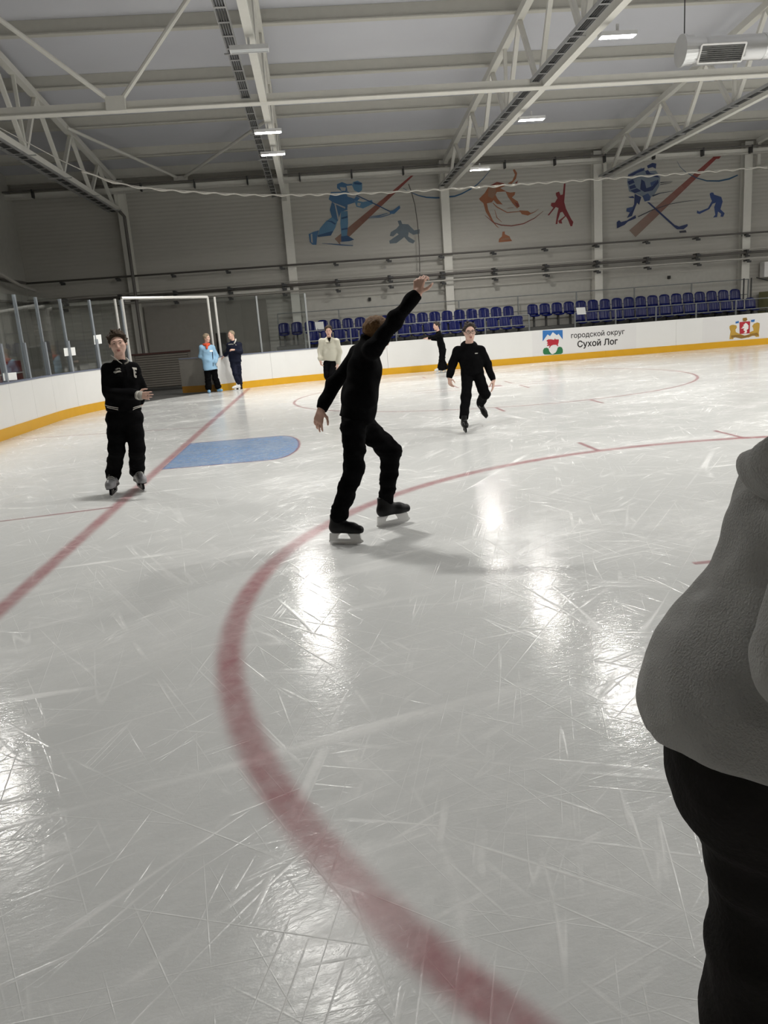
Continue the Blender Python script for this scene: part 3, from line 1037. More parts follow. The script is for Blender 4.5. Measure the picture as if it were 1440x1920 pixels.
flat(sq(0, 0, [(125, 142), (395, 135), (397, 262), (340, 186), (318, 205), (262, 163), (225, 218), (192, 194), (126, 290)]), YA, blue, 'crest_sky', ad)
flat(sq(0, 0, [(175, 280), (200, 262), (240, 260), (280, 268), (292, 245), (300, 262), (345, 262), (342, 300), (330, 340), (342, 355), (325, 352), (310, 335), (270, 335), (235, 350), (222, 378), (210, 372), (222, 345), (190, 352), (182, 340), (205, 325), (180, 318), (196, 300)]), YA, red, 'crest_beast', ad)
flat(sq(0, 0, [(130, 410), (145, 382), (180, 372), (205, 385), (215, 420), (240, 455), (262, 460), (262, 478), (258, 466), (150, 466), (132, 450)]), YA, green, 'crest_hill', ad)
flat(sq(0, 0, [(398, 400), (385, 370), (355, 360), (330, 372), (318, 410), (300, 440), (268, 458), (268, 478), (274, 466), (375, 458), (398, 440)]), YA, green, 'crest_hill', ad)
xa, za = px(1071, 634, HW); xb, zb = px(1171, 630, HW)
text('городской округ', xa, za, YA, xb - xa, ad, 'lettering', M['ink'], 0.0035)
xa, za = px(1083, 651, HW); xb, zb = px(1158, 648, HW)
text('Сухой Лог', xa, za, YA, xb - xa, ad, 'lettering', M['ink'], 0.008)
tag(ad, 'pale advert panel with a blue, red and green crest reading городской округ Сухой Лог', 'advert')
cr2 = empty('crest_panel', (0, 0, 0))
xa = px(1345, 620, HW)[0]; xb = xa + 3.2
flat([(xa - 0.5, 0.215), (xb, 0.215), (xb, 1.0), (xa - 0.5, 1.0)], HW, M['advert'], 'backing', cr2)


def sp_(pts): return [px(1340 + a / 14.4, 570 + b_ / 14.4, YA) for a, b_ in pts]


YC = YA
for pl, m, nm in (
        ([(400, 600), (440, 570), (500, 560), (590, 580), (600, 640), (560, 690), (570, 760), (660, 800), (800, 850), (660, 920), (520, 880), (500, 950), (400, 950), (410, 850), (430, 740), (400, 660)], gold, 'gold_beast'),
        ([(1215, 520), (1150, 495), (1060, 530), (1010, 600), (1040, 650), (1050, 720), (950, 760), (940, 830), (800, 850), (900, 910), (1060, 840), (1120, 890), (1200, 880), (1190, 780), (1205, 680), (1215, 600)], gold, 'gold_beast'),
        ([(440, 850), (640, 830), (820, 850), (1000, 800), (1150, 770), (1190, 850), (1000, 860), (850, 910), (720, 935), (560, 900), (450, 920)], gold2, 'oak_garland'),
        ([(760, 380), (860, 365), (880, 420), (850, 465), (770, 470), (755, 420)], gold2, 'crown'),
        ([(560, 480), (650, 455), (650, 510), (565, 530)], blue, 'flag'), ([(980, 430), (1085, 415), (1070, 480), (985, 490)], blue, 'flag'),
        ([(670, 490), (955, 465), (940, 790), (675, 810)], red, 'shield')):
    flat(sp_(pl), YC, m, nm, cr2); YC -= 0.001
flat(sp_([(770, 570), (830, 510), (870, 530), (910, 580), (905, 670), (860, 700), (870, 760), (840, 790), (770, 785), (820, 750), (770, 700), (800, 660), (700, 665), (760, 630), (740, 610), (790, 600)]), YC, white_, 'white_beast', cr2)
tag(cr2, 'gold and red coat of arms on the boards at the right edge', 'crest')

# ------------------------------------------------------------------ murals painted on the far wall
def mural(name, label, ox, oy, polys, zoom=4.8, yy=YW - 0.004):
    b = MB(); cols = []
    for i, (c, pl) in enumerate(polys):
        P = [aty(ox + a / zoom, oy + d / zoom, yy - 0.0012 * i) for a, d in pl]
        b.prism(P, (0, -1, 0), 0.001)
        g_ = sum(c) / 3
        cols += [tuple(0.85 * (0.85 * v_ + 0.15 * g_) for v_ in c)] * (len(pl) + 2)
    me = D.meshes.new(name); me.from_pydata(b.v, [], b.f); me.materials.append(M['mural'])
    at = me.color_attributes.new('Col', 'FLOAT_COLOR', 'CORNER')
    for p_, c in zip(me.polygons, cols):
        for li in p_.loop_indices: at.data[li].color = (*c, 1)
    o = link_mesh(name, me, wall_far); o['label'] = label
    return o


def taper(p, q, w0, w1, c0, c1, n=8):
    p, q = np.array(p, float), np.array(q, float)
    d = (q - p) / np.linalg.norm(q - p); nn = np.array([-d[1], d[0]])
    out = []
    for i in range(n):
        t0, t1 = i / n, (i + 1) / n
        a, b_ = p + (q - p) * t0, p + (q - p) * t1
        wa, wb = w0 + (w1 - w0) * t0, w0 + (w1 - w0) * t1
        c = tuple(x_ + (y_ - x_) * (i + .5) / n for x_, y_ in zip(c0, c1))
        out.append((c, [a + nn * wa / 2, b_ + nn * wb / 2, b_ - nn * wb / 2, a - nn * wa / 2]))
    return out


def stroke(pts, ws, c):
    pts = [np.array(p, float) for p in pts]
    L_, R_ = [], []
    for i, p in enumerate(pts):
        d = pts[min(i + 1, len(pts) - 1)] - pts[max(i - 1, 0)]; d /= np.linalg.norm(d); nn = np.array([-d[1], d[0]])
        wv = ws if isinstance(ws, (int, float)) else ws[i]
        L_.append(p + nn * wv / 2); R_.append(p - nn * wv / 2)
    return [(c, [L_[i], L_[i + 1], R_[i + 1], R_[i]]) for i in range(len(pts) - 1)]


BL, BL2, BL3 = (0.055, 0.20, 0.42), (0.10, 0.30, 0.52), (0.02, 0.10, 0.26)
WALLC = (0.40, 0.38, 0.34); WH = (0.52, 0.52, 0.50)
mural('painted_hockey_player', 'light blue hockey player painted on the wall', 560, 310, [
    (BL2, [(490, 150), (530, 138), (572, 160), (570, 225), (540, 245), (500, 225), (480, 180)]), (BL3, [(500, 150), (570, 158), (560, 175), (500, 170)]),
    (BL, [(345, 170), (390, 150), (440, 170), (480, 165), (480, 180), (430, 185), (440, 230), (400, 245), (345, 205)]), (WH, [(370, 195), (425, 200), (420, 230), (385, 230)]),
    (BL, [(290, 240), (440, 235), (550, 295), (520, 330), (440, 355), (440, 380), (330, 350), (270, 305)]), (WH, [(430, 245), (520, 275), (500, 300), (440, 280)]),
    (BL2, [(500, 315), (580, 330), (660, 312), (670, 345), (580, 388), (520, 372)]), (WH, [(530, 335), (560, 340), (550, 370), (525, 362)]),
    (BL, [(300, 325), (430, 350), (440, 400), (380, 420), (350, 505), (300, 470), (280, 400)]), (BL2, [(380, 415), (440, 410), (445, 520), (435, 635), (385, 640), (375, 520)]),
    (WH, [(300, 330), (420, 375), (418, 390), (320, 345)]), (WH, [(322, 345), (332, 345), (362, 470), (352, 490)]),
    (BL2, [(300, 465), (348, 505), (330, 560), (290, 632), (170, 642), (190, 570), (240, 510)]), (BL3, [(240, 498), (300, 500), (335, 525), (325, 535), (290, 512)]),
    (BL3, [(170, 630), (270, 600), (310, 590), (290, 632), (175, 645)]), (BL, [(90, 620), (130, 600), (180, 585), (165, 650), (160, 715), (125, 715), (100, 690)]), (WH, [(108, 620), (122, 615), (128, 700), (112, 690)]),
    (BL3, [(380, 640), (440, 632), (500, 668), (440, 690), (385, 690)]), (WH, [(370, 690), (490, 680), (490, 715), (380, 715)]),
    (BL3, [(385, 470), (440, 455), (442, 470), (385, 485)]), (BL3, [(385, 570), (440, 560), (440, 575), (385, 585)])]
    + stroke([(520, 270), (660, 335), (830, 420)], 9, BL3) + [(BL, [(820, 412), (850, 405), (908, 360), (915, 385), (860, 437), (820, 437)])]
    + stroke([(635, 462), (720, 455), (800, 432)], [3, 9, 5], BL) + stroke([(630, 475), (740, 465), (830, 440)], [3, 8, 4], BL) + stroke([(210, 702), (370, 715), (490, 722)], [3, 10, 6], BL3))
RED, TAN = (0.34, 0.025, 0.022), (0.34, 0.20, 0.13)
mural('painted_red_ray', 'red diagonal stroke painted behind the light blue hockey player', 560, 310, taper((1052, 66), (350, 690), 12, 78, RED, TAN, 10), yy=YW - 0.002)
mural('painted_goalkeeper', 'faint grey blue goalkeeper silhouette painted on the wall', 560, 310, [((0.17, 0.23, 0.28), [(890, 500), (920, 495), (932, 528), (985, 530), (1040, 585), (1090, 575), (1088, 615), (1030, 625), (990, 600), (985, 640), (1048, 680), (1030, 705), (990, 690), (950, 645), (920, 670), (880, 700), (820, 705), (815, 680), (870, 642), (900, 622), (885, 608), (850, 640), (820, 635), (830, 600), (880, 570), (905, 540)])])
mural('painted_blue_arc', 'blue arc painted across the wall', 560, 310, stroke([(940, 205), (1000, 240), (1080, 272), (1150, 288), (1235, 292), (1290, 291), (1345, 284), (1405, 278), (1465, 257), (1545, 215), (1605, 175), (1665, 115), (1720, 50)], [3, 6, 9, 12, 14, 14, 14, 13, 12, 10, 8, 6, 3], (0.02, 0.13, 0.30)))
OR, OR2, OR3 = (0.46, 0.15, 0.05), (0.40, 0.21, 0.12), (0.30, 0.05, 0.03)
mural('painted_figure_skater', 'orange figure skater painted on the wall', 840, 310, [
    (OR, [(280, 300), (330, 250), (370, 185), (440, 150), (500, 160), (522, 182), (470, 205), (525, 235), (440, 240), (428, 265), (445, 300), (492, 352), (440, 348), (410, 312), (395, 332), (350, 342), (362, 400), (402, 490), (440, 545), (465, 565), (440, 555), (385, 490), (340, 420), (318, 340), (288, 315)]),
    (OR2, [(365, 200), (430, 170), (430, 260), (400, 300), (360, 280)]), (OR3, [(370, 185), (440, 150), (500, 160), (520, 180), (440, 165), (385, 195)]),
    (OR, [(535, 165), (578, 140), (603, 85), (583, 40), (600, 35), (622, 70), (612, 120), (572, 168)]), (OR3, [(600, 160), (625, 140), (632, 130), (620, 165)]),
    (OR, [(518, 235), (560, 245), (605, 240), (600, 265), (575, 290), (628, 325), (645, 370), (622, 388), (580, 340), (540, 285)]), (OR3, [(600, 330), (635, 345), (640, 375), (618, 370)]),
    (OR, [(640, 405), (720, 410), (752, 435), (720, 452), (665, 440)]), (OR, [(490, 598), (510, 595), (512, 620), (555, 640), (562, 660), (578, 682), (455, 693), (460, 662), (485, 640)]), (OR2, [(478, 662), (548, 650), (555, 664), (475, 672)])]
    + stroke([(405, 340), (440, 375), (532, 425), (650, 415)], [6, 9, 8, 5], OR) + stroke([(420, 400), (440, 470), (485, 512)], [3, 7, 3], OR) + stroke([(750, 432), (780, 420), (815, 392)], [8, 5, 2], OR)
    + stroke([(332, 450), (410, 515), (480, 538), (570, 545), (680, 525), (780, 475), (858, 412)], [3, 8, 9, 9, 8, 6, 3], OR3) + stroke([(535, 387), (590, 380)], 4, OR2))
mural('painted_skating_pair', 'dark red skating pair silhouette painted on the wall', 840, 310, [((0.30, 0.018, 0.025), [(970, 248), (1000, 235), (1012, 268), (1033, 262), (1043, 165), (1058, 163), (1052, 260), (1046, 330), (1062, 390), (1110, 485), (1128, 510), (1118, 548), (1102, 548), (1080, 492), (1060, 458), (1022, 498), (1028, 525), (1000, 522), (992, 500), (1012, 485), (1052, 455), (1030, 418), (1010, 425), (990, 490), (985, 528), (968, 530), (980, 450), (995, 385), (970, 375), (910, 450), (896, 450), (948, 382), (925, 362), (930, 338), (962, 335), (985, 295), (972, 270)])])
NV, NV2, LB = (0.02, 0.045, 0.17), (0.05, 0.10, 0.28), (0.24, 0.30, 0.38)
mural('painted_dark_hockey_player', 'dark blue hockey player painted on the wall', 1140, 280, [
    (LB, [(180, 225), (300, 165), (350, 200), (430, 190), (470, 250), (462, 330), (410, 420), (360, 440), (300, 420), (240, 395), (190, 380), (172, 300)]),
    (NV, [(350, 148), (400, 122), (435, 128), (430, 175), (400, 160), (360, 172)]), (NV, [(335, 195), (360, 185), (380, 215), (440, 225), (460, 255), (400, 245), (345, 225)]),
    (NV, [(178, 235), (235, 205), (300, 175), (330, 165), (325, 190), (260, 215), (190, 262)]), (NV, [(175, 290), (225, 270), (240, 300), (190, 320)]), (NV, [(190, 335), (240, 315), (255, 345), (200, 360)]), (NV, [(200, 370), (260, 350), (300, 375), (240, 395)]),
    (NV, [(300, 270), (330, 290), (345, 350), (400, 330), (450, 270), (455, 300), (400, 370), (330, 385), (290, 360)]), (NV2, [(380, 300), (440, 275), (420, 310), (390, 335)]),
    (NV, [(240, 400), (300, 430), (280, 500), (262, 480), (215, 600), (170, 618), (235, 495)]), (NV2, [(310, 420), (360, 395), (385, 430), (375, 460), (330, 470)]), (NV, [(180, 430), (225, 420), (240, 440), (200, 438)]), (NV2, [(168, 530), (230, 515), (225, 535), (200, 570), (165, 560)]),
    (NV, [(78, 655), (100, 638), (118, 655), (170, 640), (248, 592), (252, 620), (180, 650), (150, 680), (80, 712)]),
    (NV, [(350, 475), (375, 478), (600, 680), (640, 695), (715, 672), (718, 690), (680, 720), (620, 720), (590, 695)]), ((0.06, 0.06, 0.08), [(640, 735), (700, 727), (708, 748), (645, 752)])]
    + stroke([(270, 607), (400, 545), (560, 492), (700, 468), (820, 455)], [8, 7, 5, 4, 2], (0.05, 0.06, 0.09)) + stroke([(400, 420), (470, 395), (590, 375)], [14, 6, 2], (0.04, 0.06, 0.12)) + stroke([(470, 300), (580, 290)], [8, 2], (0.05, 0.06, 0.1)) + stroke([(470, 318), (570, 300)], [6, 2], (0.05, 0.06, 0.1)))
mural('painted_red_ray', 'red diagonal stroke painted behind the dark blue hockey player', 1140, 280, taper((980, 60), (220, 760), 30, 84, RED, (0.36, 0.25, 0.19), 10) + [(RED, [(945, 40), (1010, 35), (1018, 60), (1000, 85), (960, 88), (945, 65)])], yy=YW - 0.002)
mural('painted_blue_arc', 'short blue arc painted at the right end of the wall', 1140, 280, stroke([(620, 105), (650, 160), (700, 205), (790, 255), (890, 284), (1000, 285), (1090, 266), (1168, 232)], [2, 4, 5, 9, 12, 14, 15, 10], (0.02, 0.11, 0.24)))
mural('painted_small_player', 'small navy hockey player silhouette painted on the wall', 1140, 280, [((0.03, 0.08, 0.30), [(915, 398), (930, 388), (948, 390), (956, 408), (1020, 428), (1032, 470), (1012, 540), (1050, 575), (1036, 608), (1012, 606), (1018, 580), (990, 560), (982, 610), (945, 614), (965, 590), (955, 520), (970, 480), (942, 490), (912, 538), (825, 582), (800, 575), (802, 550), (822, 560), (900, 528), (935, 465), (920, 430)])])

# ------------------------------------------------------------------ stands with seats and railings
r = empty('grandstand', (0, 0, 0))
for (y0, y1, z, nm) in ((17.5, 18.1, 0.33, 'step'), (18.1, 19.0, 0.70, 'step'), (19.0, 20.15, 1.07, 'step')):
    b = MB(); b.box((0.7 if y0 > 18.5 else 1.7, y0, 0), (19.3, y1, z)); b.build(nm, M['concrete'], r)
tag(r, 'dark stepped grandstand behind the far boards', 'stand')


def seat_meshes():
    bk = MB()
    ny, nx = 6, 6
    pts = []
    for j in range(ny + 1):
        t = j / ny
        wd = 0.205 - 0.03 * max(0, t - 0.75) / 0.25 * 1.0 - (0.02 if j == ny else 0)
        for i in range(nx + 1):
            s_ = -1 + 2 * i / nx
            pts.append((wd * s_, 0.19 + 0.07 * t - 0.05 * s_ * s_, 0.03 + 0.40 * t - (0.03 * abs(s_) ** 3 if j == ny else 0)))
    n0 = len(pts)
    pts2 = [(x_, y_ + 0.02, z_) for x_, y_, z_ in pts]
    fs = []
    W = nx + 1
    for j in range(ny):
        for i in range(nx):
            a = j * W + i
            fs += [(a, a + 1, a + W + 1, a + W), (n0 + a, n0 + a + W, n0 + a + W + 1, n0 + a + 1)]
    rim = [i for i in range(W)] + [j * W + nx for j in range(1, ny + 1)] + [ny * W + i for i in range(nx - 1, -1, -1)] + [j * W for j in range(ny - 1, 0, -1)]
    for a, b_ in zip(rim, rim[1:] + rim[:1]): fs.append((a, n0 + a, n0 + b_, b_))
    bk.add(pts + pts2, fs); bk.sm = True
    pn = MB()
    pts = []
    for j in range(6):
        t = j / 5
        for i in range(7):
            s_ = -1 + i / 3
            pts.append(((0.205 - (0.03 if j == 0 else 0)) * s_, -0.2 + 0.4 * t, 0.0 + 0.03 * s_ * s_ - (0.04 if j == 0 else 0) + 0.02 * (t - .5) ** 2 * 4))
    n0 = len(pts)
    pts2 = [(x_ * .97, y_, z_ - 0.035) for x_, y_, z_ in pts]
    fs = []
    for j in range(5):
        for i in range(6):
            a = j * 7 + i
            fs += [(a, a + 1, a + 8, a + 7), (n0 + a, n0 + a + 7, n0 + a + 8, n0 + a + 1)]
    rim = [i for i in range(7)] + [j * 7 + 6 for j in range(1, 6)] + [35 + i for i in range(5, -1, -1)] + [j * 7 for j in range(4, 0, -1)]
    for a, b_ in zip(rim, rim[1:] + rim[:1]): fs.append((a, n0 + a, n0 + b_, b_))
    pn.add(pts + pts2, fs); pn.sm = True
    lg = MB(); lg.box((-0.03, -0.03, -0.42), (0.03, 0.1, -0.03)); lg.box((-0.12, -0.1, -0.05), (0.12, 0.16, -0.03))
    return bk.mesh('backrest', M['seat']), pn.mesh('seat_pan', M['seat']), lg.mesh('support', M['dark_steel'])


bkm, pnm, lgm = seat_meshes()
st = empty('stadium_seat'); link_mesh('backrest', bkm, st); link_mesh('seat_pan', pnm, st); link_mesh('support', lgm, st)
ORD = 'first second third fourth fifth sixth seventh eighth ninth tenth eleventh twelfth thirteenth fourteenth fifteenth sixteenth seventeenth eighteenth nineteenth twentieth'.split()


def ordinal(n):
    if n < 20: return ORD[n]
    tens = {2: 'twenty', 3: 'thirty', 4: 'forty'}[(n + 1) // 10]
    return (tens[:-1] + 'ieth') if (n + 1) % 10 == 0 else tens + '-' + ORD[(n + 1) % 10 - 1]


first = True


def row(xs, y, z, nm):
    global first
    for i, x_ in enumerate(xs):
        s_ = st if first else copy_tree(st)
        first = False
        s_.location = (x_, y, z)
        tag(s_, f'blue plastic stadium seat in the {nm} row, {ordinal(i)} from the left', 'seat', f'blue seats in the {nm} row')


backx = [1.02, 1.5] + [2.0 + 0.475 * k for k in range(36)]
backx = [x_ for x_ in backx if not (10.05 < x_ < 10.4) and x_ < 18.9]
row(backx, 19.25, 1.5, 'back')
frontx = [2.1 + 0.475 * k for k in range(36)]
frontx = [x_ for x_ in frontx if not (9.9 < x_ < 12.0) and x_ < 19.2]
row(frontx, 18.3, 1.13, 'front')


def railing(y, z0, z1, xa, xb, step, mids, label):
    r = empty('railing', (xa, y, z0))
    n = max(1, int(round((xb - xa) / step)))
    for k in range(n + 1):
        b = MB(); xx = (xb - xa) * k / n; b.box((xx - 0.022, -0.022, 0), (xx + 0.022, 0.022, z1 - z0)); b.build('post', M['rail'], r)
    for zz in [z1] + mids:
        b = MB(); b.tube([(0, 0, zz - z0), (xb - xa, 0, zz - z0)], 0.02, 6); b.build('rail', M['rail'], r)
    tag(r, label, 'railing', 'grey railings of the grandstand')


railing(20.05, 1.075, 2.28, 0.8, 19.5, 2.35, [1.7], 'grey railing behind the top row of blue seats')
railing(17.6, 0.335, 1.55, 1.8, 9.9, 1.62, [1.2], 'grey railing before the left block of blue seats')
railing(17.6, 0.335, 1.5, 11.6, 19.2, 1.52, [1.15], 'grey railing before the right block of blue seats')
r = empty('stair_railing', (19.4, 19.3, 0))
b = MB(); b.tube([(0, 0, 2.3), (0.9, -0.4, 1.95), (1.6, -0.7, 1.75), (3, -1.2, 1.2)], 0.025, 6); b.tube([(-0.6, 0, 1.05), (0.5, 0, 1.05)], 0.03, 6); b.build('handrail', M['dark_steel'], r)
for xx in (-0.5, -0.2, 0.45): 
    b = MB(); b.box((xx - .02, -.02, 1.08 if xx < 0 else 0.0), (xx + .02, .02, 2.3 if xx < 0.3 else 1.1)); b.build('post', M['dark_steel'], r)
tag(r, 'dark stair railing at the right end of the seats', 'railing')
b = MB(); b.box((20.1, 19.6, 0), (24, 20.3, 1.75)); 
tag(b.build('masonry_block', M['brickyellow']), 'yellowish low masonry wall beyond the seats at the right edge', 'wall')
r = empty('air_conditioner', (20.6, 20.3, 2.6))
b = MB(); b.box((-0.45, -0.25, -0.3), (0.45, 0.1, 0.3)); b.build('housing', M['white_frame'], r, bevel=0.02)
b = MB(); b.tube([(0.1, -0.26, 0), (0.1, -0.25, 0)], 0.24, 20); b.build('fan_grille', M['grille'], r)
tag(r, 'white air conditioner box on the wall at the right edge', 'air conditioner')
c = aty(1254, 520, 20.44); b = MB(); b.box((c[0] - .05, 20.38, c[2] - .06), (c[0] + .05, 20.46, c[2] + .06))
tag(b.build('wall_socket', M['frame_black']), 'small black box on the wall above the right block of seats', 'socket')
c = aty(693, 561, 20.44); b = MB(); b.box((c[0] - .05, 20.38, c[2] - .06), (c[0] + .05, 20.46, c[2] + .06))
tag(b.build('wall_socket', M['frame_black']), 'small black box on the wall left of the raised arm', 'socket')
sheet_px(592, 604, 608, 618, 19.415, 'white paper sheet on a blue seat behind the man in cream', -1)
sheet_px(1082, 577, 1099, 590, 17.576, 'white paper sheet on the railing above the crest advert', -1)
# ------------------------------------------------------------------ people: distance-field bodies turned into one surface each
def V3(p): return np.array(p, float)


def unit(v): v = V3(v); return v / np.linalg.norm(v)


class Field:
    def __init__(s, lo, hi, h):
        s.lo, s.h = V3(lo), h
        s.n = np.ceil((V3(hi) - s.lo) / h).astype(int) + 1
        s.ax = [(s.lo[i] + h * np.arange(s.n[i])).astype(np.float32) for i in range(3)]
        s.v = np.full(s.n, 0.5, np.float32)

    def blk(s, lo, hi):
        a = np.clip(np.floor((V3(lo) - s.lo) / s.h).astype(int), 0, s.n)
        b = np.clip(np.ceil((V3(hi) - s.lo) / s.h).astype(int) + 1, 0, s.n)
        if (b <= a).any(): return None
        sl = tuple(slice(a[i], b[i]) for i in range(3))
        X = s.ax[0][sl[0]][:, None, None]; Y = s.ax[1][sl[1]][None, :, None]; Z = s.ax[2][sl[2]][None, None, :]
        return sl, X, Y, Z

    def mix(s, sl, d, k, sub=False):
        a = s.v[sl]
        if sub: a, d = -a, d
        if k > 0:
            hh = np.maximum(k - np.abs(a - d), 0) / k
            r = np.minimum(a, d) - hh * hh * k * 0.25
        else: r = np.minimum(a, d)
        s.v[sl] = -r if sub else r

    def cone(s, a, b, ra, rb, k=0.03, flat=None, sub=False):
        a, b = V3(a), V3(b)
        m = max(ra, rb) * (max(1, flat[1]) if flat else 1) + k + 0.045
        q = s.blk(np.minimum(a, b) - m, np.maximum(a, b) + m)
        if q is None: return s
        sl, X, Y, Z = q
        ba = b - a; L2 = max(ba @ ba, 1e-9)
        px_, py_, pz_ = X - a[0], Y - a[1], Z - a[2]
        t = np.clip((px_ * ba[0] + py_ * ba[1] + pz_ * ba[2]) / L2, 0, 1)
        qx, qy, qz = px_ - t * ba[0], py_ - t * ba[1], pz_ - t * ba[2]
        if flat:
            f = unit(flat[0]); c = (qx * f[0] + qy * f[1] + qz * f[2]) * (1 / flat[1] - 1)
            qx, qy, qz = qx + c * f[0], qy + c * f[1], qz + c * f[2]
        d = np.sqrt(qx * qx + qy * qy + qz * qz) - (ra + (rb - ra) * t)
        s.mix(sl, d, k, sub)
        return s

    def ell(s, c, rad, axes, k=0.03, sub=False):
        c = V3(c); m = max(rad) + k + 0.045
        q = s.blk(c - m, c + m)
        if q is None: return s
        sl, X, Y, Z = q
        X, Y, Z = X - c[0], Y - c[1], Z - c[2]
        k0 = k1 = 0
        for r_, a in zip(rad, axes):
            p_ = X * a[0] + Y * a[1] + Z * a[2]
            k0 = k0 + (p_ / r_) ** 2; k1 = k1 + (p_ / (r_ * r_)) ** 2
        k0 = np.sqrt(k0); k1 = np.sqrt(k1) + 1e-6
        s.mix(sl, k0 * (k0 - 1) / k1, k, sub)
        return s

    def cut(s, o, n):
        """keep only the side the normal points away from"""
        o, n = V3(o), unit(n)
        d = (s.ax[0] - o[0])[:, None, None] * n[0] + (s.ax[1] - o[1])[None, :, None] * n[1] + (s.ax[2] - o[2])[None, None, :] * n[2]
        s.v = np.maximum(s.v, d.astype(np.float32)); return s

    def cutbox(s, o, n, c, rad):
        """plane cut acting only near a point"""
        q = s.blk(V3(c) - rad, V3(c) + rad)
        if q is None: return s
        sl, X, Y, Z = q
        o, n = V3(o), unit(n)
        d = (X - o[0]) * n[0] + (Y - o[1]) * n[1] + (Z - o[2]) * n[2]
        far = np.sqrt((X - c[0]) ** 2 + (Y - c[1]) ** 2 + (Z - c[2]) ** 2) - rad
        s.v[sl] = np.maximum(s.v[sl], np.minimum(d, -far)); return s

    def noise(s, amp, freq, seed=0, stretch=(1, 1, 1), n=7):
        rng = np.random.default_rng(seed)
        idx = np.nonzero(np.abs(s.v) < max(0.03, amp * 2.5))
        P = [s.ax[i][idx[i]] for i in range(3)]
        acc = 0
        for i in range(n):
            kv = rng.normal(size=3) * freq * V3(stretch)
            acc = acc + np.sin(P[0] * kv[0] + P[1] * kv[1] + P[2] * kv[2] + rng.uniform(0, 6.28) + 1.5 * np.sin(P[2] * kv[1] * 0.7))
        s.v[idx] += (amp * acc / math.sqrt(n)).astype(np.float32); return s

    def verts_faces(s, smooth=1):
        v = s.v
        sg = v < 0
        nx, ny, nz = v.shape
        cnt = np.zeros((nx - 1, ny - 1, nz - 1), np.int8)
        for dx in (0, 1):
            for dy in (0, 1):
                for dz in (0, 1):
                    cnt += sg[dx:nx - 1 + dx, dy:ny - 1 + dy, dz:nz - 1 + dz]
        act = (cnt > 0) & (cnt < 8)
        ai = np.argwhere(act)
        idx = np.full(act.shape, -1, np.int64)
        idx[act] = np.arange(len(ai))
        corners = np.array([(x, y, z) for x in (0, 1) for y in (0, 1) for z in (0, 1)])
        cv = np.stack([v[ai[:, 0] + c[0], ai[:, 1] + c[1], ai[:, 2] + c[2]] for c in corners], 1)
        acc = np.zeros((len(ai), 3)); num = np.zeros(len(ai))
        for i in range(8):
            for j in range(i + 1, 8):
                if np.abs(corners[i] - corners[j]).sum() != 1: continue
                a, b = cv[:, i], cv[:, j]
                m = (a < 0) != (b < 0)
                t = np.where(m, a / np.where(m, a - b, 1), 0)
                acc += np.where(m[:, None], corners[i] + t[:, None] * (corners[j] - corners[i]), 0); num += m
        P = s.lo + s.h * (ai + acc / num[:, None])
        F = []
        for ax in range(3):
            o1, o2 = [(1, 2), (2, 0), (0, 1)][ax]
            A = [slice(None)] * 3; B = [slice(None)] * 3
            A[ax] = slice(0, -1); B[ax] = slice(1, None)
            e = sg[tuple(A)] != sg[tuple(B)]
            ei = np.argwhere(e)
            ok = (ei[:, o1] > 0) & (ei[:, o2] > 0) & (ei[:, o1] < v.shape[o1] - 1) & (ei[:, o2] < v.shape[o2] - 1)
            ei = ei[ok]
            if not len(ei): continue
            def cell(d1, d2):
                c = ei.copy(); c[:, o1] += d1; c[:, o2] += d2
                return idx[c[:, 0], c[:, 1], c[:, 2]]
            q = np.stack([cell(-1, -1), cell(0, -1), cell(0, 0), cell(-1, 0)], 1)
            neg = sg[ei[:, 0], ei[:, 1], ei[:, 2]]
            q[~neg] = q[~neg][:, ::-1]
            F.append(q)
        F = np.concatenate(F)
        F = F[(F >= 0).all(1)]
        for _ in range(smooth):
            acc = np.zeros_like(P); n = np.zeros(len(P))
            for a, b in ((0, 1), (1, 2), (2, 3), (3, 0)):
                np.add.at(acc, F[:, a], P[F[:, b]]); np.add.at(n, F[:, a], 1)
            P = 0.5 * P + 0.5 * acc / np.maximum(n, 1)[:, None]
        return P, F

    def mesh(s, name, m, origin=(0, 0, 0), smooth=1):
        P, F = s.verts_faces(smooth)
        P = P - V3(origin)
        me = D.meshes.new(name)
        me.vertices.add(len(P)); me.vertices.foreach_set('co', P.astype(np.float32).ravel())
        me.loops.add(len(F) * 4); me.loops.foreach_set('vertex_index', F.astype(np.int32).ravel())
        me.polygons.add(len(F)); me.polygons.foreach_set('loop_start', np.arange(0, len(F) * 4, 4, dtype=np.int32))
        me.polygons.foreach_set('use_smooth', np.ones(len(F), bool))
        me.update(calc_edges=True); me.validate()
        setmats(me, m)
        return me


def rot(v, axis, a):
    v, axis = V3(v), unit(axis)
    return v * math.cos(a) + np.cross(axis, v) * math.sin(a) + axis * (axis @ v) * (1 - math.cos(a))


WX = 1.0


